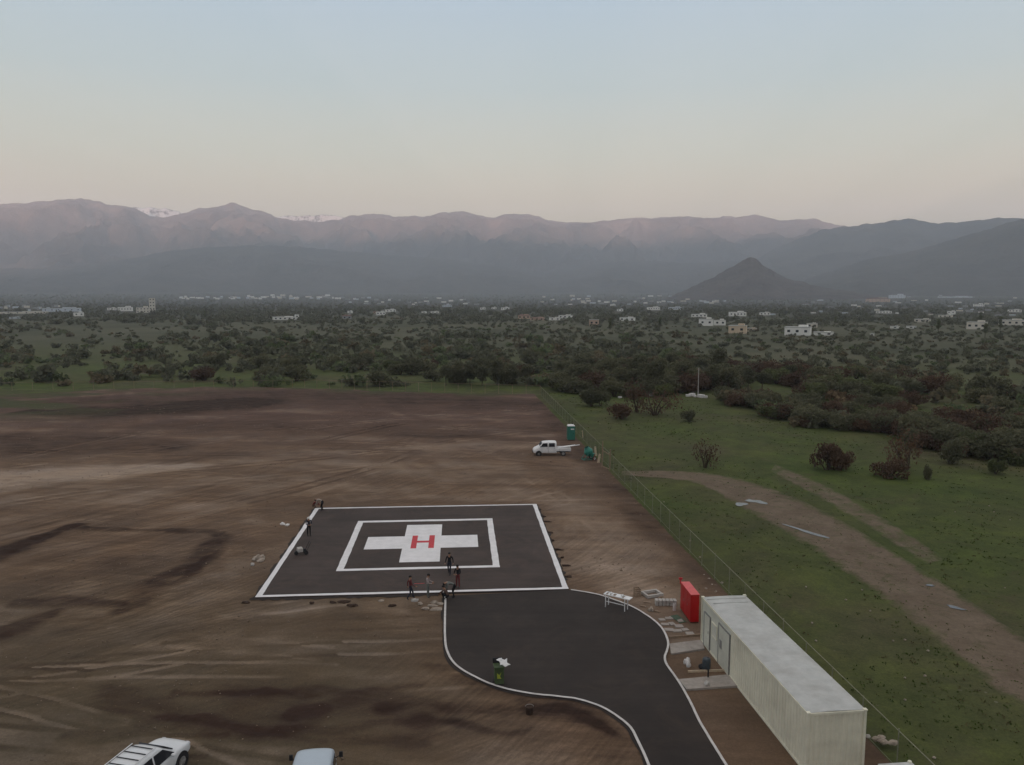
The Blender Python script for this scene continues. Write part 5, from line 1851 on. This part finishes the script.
def mass(name, items, mat, nleaf, leaf_k, seed):
    """many far plants merged: each an uneven cluster of leaf faces"""
    r_ = np.random.default_rng(seed)
    Vs, Ts = [], []
    for (sz, kd, loc, s, zs, zone) in items:
        base = {'bush': (2.3, 2.5), 'red': (2.3, 2.3), 'grn': (2.1, 2.3), 'sparse': (1.9, 2.0), 'tree': (3.2, 7.5), 'poplar': (1.5, 11), 'far': (4.2, 6.0)}[kd]
        Rr, Hh = base[0] * s, base[1] * zs
        n = nleaf
        nb = 5
        b = r_.normal(size=(nb, 3)) * np.array([Rr * .42, Rr * .42, Hh * .16]) + np.array([0, 0, Hh * .5])
        k = r_.integers(0, nb, n)
        d = r_.normal(size=(n, 3)); d /= np.linalg.norm(d, axis=1)[:, None]
        C = b[k] + d * np.array([Rr * .5, Rr * .5, Hh * .34]) * r_.uniform(.5, 1, (n, 1))
        C[:, 2] = np.abs(C[:, 2])
        u = r_.normal(size=(n, 3)); u /= np.linalg.norm(u, axis=1)[:, None]
        v = np.cross(u, r_.normal(size=(n, 3))); v /= np.linalg.norm(v, axis=1)[:, None]
        q = Rr * leaf_k * r_.uniform(.6, 1.4, (n, 1))
        C += np.array(loc)
        Vs.append(np.stack([C - u * q, C + v * q * .7, C + u * q, C - v * q * .7], 1).reshape(-1, 3))
        tn_ = {'red': (1.15, .95, .88), 'grn': (.95, 1.12, .85), 'sparse': (1.4, 1.0, .9)}.get(kd, (1, 1, 1))
        Ts.append(np.repeat(np.array([tn_]) * r_.uniform(.82, 1.2), n * 4, 0))
    V = np.concatenate(Vs); T = np.concatenate(Ts)
    o = np_mesh(name, V, np.arange(len(V)).reshape(-1, 4), mat, attrs={'tint': T})
    return tag(o, kind='stuff')


mass('far_shrubs', rest, M['leaffar'], 90, .22, 5)

# ------------------------------------------------------------------ tufts in the meadow, gravel on the dirt
def tufts(n, seed):
    r_ = np.random.default_rng(seed)
    x0 = r_.uniform(0, 1, n * 3); y = 24 + 150 * r_.uniform(0, 1, n * 3) ** 1.25
    x = fence_x(y) + .6 + x0 * (np.maximum(y, 30) * .62)
    keep = fbm(x / 7, y / 7, 4, 301) + .12 * r_.normal(size=n * 3) > .52
    x, y = x[keep][:n], y[keep][:n]
    n = len(x); b = 4
    sz = r_.uniform(.025, .085, (n, 1, 1)) * (1 + y[:, None, None] / 160)
    c = np.stack([x, y, np.full(n, -.27)], 1)[:, None, :] + np.concatenate([r_.normal(size=(n, b, 2)) * .10, np.zeros((n, b, 1))], 2)
    a = r_.uniform(0, 6.28, (n, b)); d = np.stack([np.cos(a), np.sin(a), np.zeros_like(a)], 2) * sz * .55
    up = np.stack([r_.normal(size=(n, b)) * .35, r_.normal(size=(n, b)) * .35, np.ones((n, b))], 2) * sz
    V = np.stack([c - d, c + d, c + d * .4 + up, c - d * .5 + up * .9], 2).reshape(-1, 3)
    tint = np.where(r_.random((n, 1)) < .22, np.array([[.95, .80, .62]]), np.array([[.58, .78, .36]])) * r_.uniform(.7, 1.25, (n, 1))
    o = np_mesh('grass_tufts', V, np.arange(len(V)).reshape(-1, 4), M['leaffar'], attrs={'tint': np.repeat(tint, b * 4, 0)})
    tag(o, kind='stuff')


tufts(7000, 5)


def gravel(n, seed):
    r_ = np.random.default_rng(seed)
    y = 26 + 125 * r_.uniform(0, 1, n * 3) ** 1.5
    x = -(y * .74 + 12) + r_.uniform(0, 1, n * 3) * (fence_x(y) - .5 + y * .74 + 12)
    lx = (x - PAD_O.x) * CA + (y - PAD_O.y) * SA; ly = -(x - PAD_O.x) * SA + (y - PAD_O.y) * CA
    k = (fbm(x / 6, y / 6, 4, 401) + .10 * r_.normal(size=n * 3) > .55) & ~((lx > -.4) & (lx < PAD_W + .4) & (ly > -.5) & (ly < PAD_L + .4)) & ~((x > -5) & (x < 17) & (y < 54))
    x, y = x[k][:n], y[k][:n]; n = len(x)
    s_ = (.014 + .05 * r_.random((n, 1, 1)) ** 3) * (1 + y[:, None, None] / 120)
    O = np.array([[1, 0, 0], [0, 1, 0], [-1, 0, 0], [0, -1, 0], [0, 0, .8], [0, 0, -.5]])[None] * (1 + r_.normal(size=(n, 6, 3)) * .22)
    V = (np.stack([x, y, np.full(n, .03)], 1)[:, None] + O * s_).reshape(-1, 3)
    f = np.array([[0, 1, 4], [1, 2, 4], [2, 3, 4], [3, 0, 4], [1, 0, 5], [2, 1, 5], [3, 2, 5], [0, 3, 5]])
    F = (np.arange(n)[:, None, None] * 6 + f[None]).reshape(-1, 3)
    o = np_mesh('gravel', V, F, plain('dusty_gravel', (.19, .145, .11), .3, 5, .95, .1))
    tag(o, kind='stuff')


gravel(6000, 8)

# ------------------------------------------------------------------ houses of the valley
HC = {'w': (.80, .79, .74), 'p': (.52, .38, .29), 'g': (.33, .34, .34), 'b': (.55, .60, .64), 'c': (.66, .62, .53), 't': (.62, .50, .36)}
HM = {k: plain('render_' + k, v, .06, .4, .85, .2) for k, v in HC.items()}
HM['roof'] = plain('far_roof_tiles', (.16, .10, .08), .15, .5, .9, .1)
HM['flat'] = plain('far_flat_roof', (.42, .42, .40), .1, .5, .8, .2)
HM['win'] = plain('far_window', (.03, .035, .04), .1, 1, .2, .5)
# (x, y of the foot, width px, height px, wall, roof, label)
H = [
    (152.5, 313, 5.5, 15, 'c', 'flat', 'tall narrow pale tower rising above the trees at the left'),
    (143, 312.5, 12, 5, 'c', 'flat', 'low pale block at the foot of the tall pale tower'),
    (125, 311, 13, 4, 'w', 'flat', 'white low house left of the tall pale tower'),
    (112, 310, 8, 2.2, 'w', 'flat', 'thin long white building second to the left of the tall tower'),
    (79, 316, 9, 3.6, 'w', 'flat', 'bright white shed below the long bluish building at the far left'),
    (62, 311.5, 34, 3.4, 'b', 'flat', 'long bluish industrial building at the far left'),
    (22, 313.5, 46, 1.8, 'c', 'flat', 'very long low pale wall building at the left edge of the frame'),
    (15, 318.5, 10, 1.6, 'b', 'flat', 'small grey roof below the long wall at the left edge'),
    (285, 319.5, 22, 2.6, 'w', 'flat', 'long low white house left of the two-storey white house'),
    (297, 318.5, 4, 4.2, 'w', 'flat', 'small white block at the right end of the long low house'),
    (347, 319, 9, 4.6, 'g', 'roof', 'grey house with a pale gable in the middle of the woods'),
    (350, 313, 5, 2.2, 'w', 'flat', 'little white roof just behind the grey gabled house'),
    (381, 315, 9, 3.4, 'w', 'flat', 'bright white house with a long wing left of the valley centre'),
    (391, 312, 10, 2.6, 'w', 'flat', 'long white wing right of the bright white house'),
    (376, 313, 6, 2, 'p', 'roof', 'small pinkish house left of the bright white house'),
    (424, 313, 5, 1.6, 'w', 'flat', 'first of two thin white roofs right of the valley centre'),
    (435, 313, 8, 1.7, 'w', 'flat', 'second of two thin white roofs right of the valley centre'),
    (447, 307, 9, 2, 'b', 'flat', 'pale grey roof high above the two thin white roofs'),
    (483, 309.5, 5, 2, 'w', 'flat', 'tiny white house at the foot of the central hills'),
    (505, 310, 8, 2.6, 'w', 'flat', 'white house left of the peach house group'),
    (494, 309, 5, 1.8, 'w', 'flat', 'tiny white house between two white houses left of centre'),
    (524, 318.5, 12, 4.5, 'p', 'roof', 'peach house with a tall middle part right of the centre'),
    (537, 320, 14, 3.2, 'p', 'roof', 'long low peach annex touching the peach house'),
    (555, 320, 11, 2.4, 'w', 'flat', 'low white house right of the peach annex'),
    (565, 318, 13, 2.8, 'w', 'flat', 'flat white house behind the low white house'),
    (594, 325.5, 9.5, 6, 'p', 'flat', 'small square pinkish house standing alone in the trees'),
    (627, 320.5, 15, 3, 'w', 'flat', 'long white house right of the pinkish square house'),
    (620, 311, 6, 2, 'w', 'flat', 'small white roof above the long white house'),
    (613, 306, 5, 1.8, 'w', 'flat', 'tiny pale roof high above the long white house'),
    (654, 310, 12, 2.8, 'w', 'flat', 'white house left of the pair above the square building'),
    (675, 309.5, 13, 2.4, 'b', 'flat', 'grey white long roof right of the white house pair'),
    (699, 317, 15, 3, 'w', 'flat', 'bright low white house behind the square white building'),
    (706, 325.5, 14, 6.5, 'w', 'flat', 'square white two-storey building left of the peach building'),
    (720, 325, 11, 5, 'w', 'flat', 'right wing of the white pair beside the peach building'),
    (737, 333, 17, 7.5, 't', 'flat', 'peach block building with a low wing'),
    (751, 331, 10, 3, 't', 'flat', 'low peach wing right of the peach block building'),
    (738, 316, 16, 4, 'w', 'flat', 'white house behind the peach block building'),
    (765, 315, 10, 2.6, 'w', 'flat', 'thin white roof left of the big white villa'),
    (797, 335, 24, 8, 'w', 'flat', 'big white villa with two levels, brightest of the right half'),
    (812, 327, 10, 3.6, 'c', 'flat', 'cream upper block right behind the big white villa'),
    (824, 335, 18, 3, 'w', 'flat', 'low white wing right of the big white villa'),
    (872, 336, 4, 3, 'w', 'flat', 'tiny bright white hut right of the big villa'),
    (878, 302.5, 22, 5, 'p', 'roof', 'pinkish housing block on the rise at the right'),
    (897, 299, 15, 4, 'b', 'flat', 'grey white block on the rise right of the pinkish block'),
    (884, 313, 14, 1.8, 'w', 'flat', 'thin white roof below the pinkish housing block'),
    (922, 322, 14, 3, 'c', 'flat', 'cream house in the trees at the right'),
    (895, 328, 8, 2, 'w', 'flat', 'thin white roof left of the cream house in the trees'),
    (911, 328, 9, 2, 'w', 'flat', 'thin white roof below the cream house in the trees'),
    (951, 314, 7, 3, 'w', 'flat', 'small white house under the long pale terrace at the right'),
    (945, 317, 12, 2, 'c', 'flat', 'low cream house beside the small white house at the right'),
    (979, 307, 9, 3, 'w', 'flat', 'white house under the long pale terrace at the right'),
    (955, 298.5, 30, 2, 'b', 'flat', 'long pale terrace at the foot of the right ridge'),
    (976, 329, 17, 7, 'c', 'flat', 'grey cream two-storey block near the right edge'),
    (1013, 325, 22, 5, 'c', 'flat', 'cream building at the right edge of the frame'),
    (1015, 312, 11, 2.4, 'w', 'flat', 'thin white roof at the right edge of the frame'),
    (1003, 283, 22, 2.4, 'g', 'flat', 'pale group of roofs on the lower slope of the right ridge'),
]
RH = random.Random(4)
far_group = []
for k in range(58):   # bright town at the foot of the mountains, left of the centre
    x = RH.uniform(178, 345); far_group.append((x, 299.5 - RH.uniform(0, 3.5) * (1 if x > 240 else .6), RH.uniform(2, 6), RH.uniform(1.0, 1.9), RH.choice('wwbcg'), 'flat', 'town'))
for k in range(34):
    x = RH.uniform(345, 480); far_group.append((x, RH.uniform(298, 305), RH.uniform(2, 5), RH.uniform(.9, 1.6), RH.choice('wbgg'), 'flat', 'town'))
for k in range(52):
    x = RH.uniform(540, 725); far_group.append((x, RH.uniform(296.5, 305), RH.uniform(2, 5.5), RH.uniform(1.0, 1.8), RH.choice('wbcg'), 'flat', 'hamlet'))
for k in range(44):
    x = RH.uniform(760, 1030); far_group.append((x, RH.uniform(296, 316), RH.uniform(2.5, 6), RH.uniform(1.0, 2.0), RH.choice('wbcg'), 'flat', 'slope'))
for k in range(16):
    x = RH.uniform(0, 60); far_group.append((x, RH.uniform(306, 311), RH.uniform(2, 5), RH.uniform(1.4, 2.4), RH.choice('cgb'), 'flat', 'left'))
FG = {'town': ('small pale house of the town row at the mountain foot', 'houses of the far town row'),
      'hamlet': ('small pale house of the suburb left of the pointed hill', 'houses of the suburb by the pointed hill'),
      'slope': ('small pale house in the woods below the right-hand ridge', 'houses below the right-hand ridge'),
      'left': ('small dull house behind the long wall at the far left', 'houses behind the long wall')}
house_boxes = []


def house(x, y, wpx, hpx, wall, roof, label, group=None, detail=True):
    p = at(x, y)
    _, _, dep = pix(p.x, p.y, p.z)
    w = wpx * dep / FPX; h = hpx * dep / FPX
    dpt = min(w * .7, 14)
    rz = -math.atan2(p.x, p.y) + RH.uniform(-.15, .15)
    name = 'tower' if 'tall narrow' in label else 'house'
    o = thing(name, label, 'tower' if name == 'tower' else 'house', (p.x, p.y, p.z - .3), rz, group)
    hr = h * .28 if roof == 'roof' else 0
    hw = h - hr
    house_boxes.append((x - wpx / 2 - 1, x + wpx / 2 + 1, y - hpx * (.95 if detail else .8), y, dep))
    if not detail:
        MB().box((0, dpt / 2, hw / 2), (w, dpt, hw)).build('wall', HM[wall], o)
        MB().box((0, dpt / 2, hw + .15), (w + .5, dpt + .5, .3)).build('roof', HM['flat' if RH.random() < .7 else 'roof'], o)
        return
    m = MB().box((0, dpt / 2, hw / 2), (w, dpt, hw))
    if w > 1.9 * h and name != 'tower':
        m.box((w * .2, dpt * .6, hw * .5 + h * .16), (w * .35, dpt * .6, hw + h * .25))
    m.build('wall', HM[wall], o)
    if roof == 'roof':
        r = MB().add([(-w / 2 - .4, -.4, hw), (w / 2 + .4, -.4, hw), (w / 2 + .4, dpt + .4, hw), (-w / 2 - .4, dpt + .4, hw), (-w / 2 + w * .2, dpt / 2, hw + hr), (w / 2 - w * .2, dpt / 2, hw + hr)],
                     [(0, 3, 2, 1), (0, 1, 5, 4), (1, 2, 5), (2, 3, 4, 5), (3, 0, 4)])
        r.build('roof', HM['roof'], o)
    else:
        MB().box((0, dpt / 2, hw + .12), (w + .4, dpt + .4, .28)).build('roof', HM['flat'], o)
    nw = max(1, min(6, int(w / 3.5)))
    fl = max(1, min(5, int(hw / 3.0)))
    for f_ in range(fl):
        for k in range(nw):
            xx = -w / 2 + w * (k + .5) / nw
            MB().box((xx, -.03, hw * (f_ + .55) / fl), (min(1.5, w / nw * .5), .1, min(1.3, hw / fl * .45))).build('window', HM['win'], o)


for h_ in H:
    house(*h_)
for (x, y, w_, hh, wl_, rf, gr) in far_group:
    sec = {'town': [(215, 'left end'), (255, 'left middle'), (300, 'middle'), (345, 'right middle'), (410, 'right tail'), (999, 'far right tail')], 'hamlet': [(590, 'left part'), (640, 'middle part'), (690, 'right part'), (999, 'part nearest the hill')],
           'slope': [(830, 'right behind the hill foot'), (900, 'below the pinkish block'), (960, 'above the cream house'), (9999, 'near the right frame edge')], 'left': [(30, 'outer part'), (99, 'inner part')]}[gr]
    tint = {'w': 'white', 'b': 'bluish', 'c': 'cream', 'g': 'grey'}[wl_]
    house(x, y, w_, hh, wl_, rf, FG[gr][0].replace('pale house', tint + ' house').replace('dull house', tint + ' house') + ', ' + where(x, sec), FG[gr][1], False)
# pole with white boxes by the thicket
pl = thing('utility_pole', 'tall pale pole standing among white blocks beside the thicket', 'pole', at(698, 395.5, z=0))
MB().rod((0, 0, -.3), (0, 0, 6.0), .11, .08, 8).build('shaft', M['paleconc'], pl)
MB().box((0, 0, 5.7), (.9, .09, .09)).build('crossarm', M['postwood'], pl)
for i, (x, y, s_) in enumerate(((688, 396.5, .9), (692, 396, 1.2), (695, 397, .8), (701, 397.5, 1.3), (705, 397.8, .9), (620, 398, .7), (651, 396, .9))):
    o = MB().box((0, 0, s_ * .25), (s_ * 1.1, s_ * .7, s_ * .5)).build('white_block', M['bag'], bevel=.04)
    o.location = at(x, y, z=GZ); o.rotation_euler = (0, 0, i * .7)
    tag(o, 'white block lying in the grass at the foot of the pale pole' if i < 5 else ('pale block in the grass left of the pole behind the brown bush' if i == 5 else 'pale block in the grass between the pole and the sparse shrubs'), 'block', 'white blocks round the pole' if i < 5 else None)

# ------------------------------------------------------------------ the wood that fills the valley
far_items = []
RW = random.Random(9)
HB = house_boxes
for k in range(13000):
    px = RW.uniform(-160, 1180)
    u_ = RW.random()
    py = 294.6 + 30 * u_ ** 1.3
    if py > 318 and fbm(px / 30, py / 5, 3, 17) < .46: continue
    if py > 322 and px < 720 and px > 200 and RW.random() < .6: continue
    p = at(px, py)
    dep = pix(p.x, p.y, p.z)[2]
    if dep > 4900: continue
    s = RW.uniform(.5, 1.0) * (1.0 if dep > 900 else .72)
    hh = 6.0 * s * FPX / dep; ww = 4.2 * s * FPX / dep
    bad = False
    for (x0, x1, y0, y1, d) in HB:
        if x0 < px + ww * .8 and x1 > px - ww * .8 and d > dep - 20:
            if py - hh * 1.05 < y1 - (y1 - y0) * .35 and py > y0:
                if y1 > py - hh * 1.05:
                    bad = True; break
    if bad: continue
    far_items.append((hh, 'far', (p.x, p.y, p.z - .4), s, s * RW.uniform(.8, 1.3), ''))
far_items.sort(key=lambda c: -c[0])
n1 = [c for c in far_items if c[0] > 5][:1400]
n2 = far_items[len(n1):]
if n1: mass('valley_wood', n1 , M['leaffar'], 80, .26, 11)
if n2: mass('valley_wood', n2, M['leaffar'], 40, .34, 12)
for i, (x, y, s) in enumerate(((345, 323, .8), (562, 325, .7), (980, 325, 1.0), (985, 337, .8), (1000, 330, .9), (835, 325, .7), (610, 330, .8), (205, 318, .8), (165, 316, .9), (660, 328, .8), (866, 322, .8), (938, 333, .9))):
    p = at(x, y)
    plant('poplar', i, (p.x, p.y, p.z - .4), s, i, 'poplar', 'slim upright tree rising above the valley wood', 'tree', 'slim trees above the valley wood')
# unused patterns leave the scene
for k, lst in protos.items():
    for pr in lst:
        if pr.name not in [o.name for o in bpy.data.objects] or ('label' not in pr):
            for ch in list(pr.children): bpy.data.objects.remove(ch)
            bpy.data.objects.remove(pr)
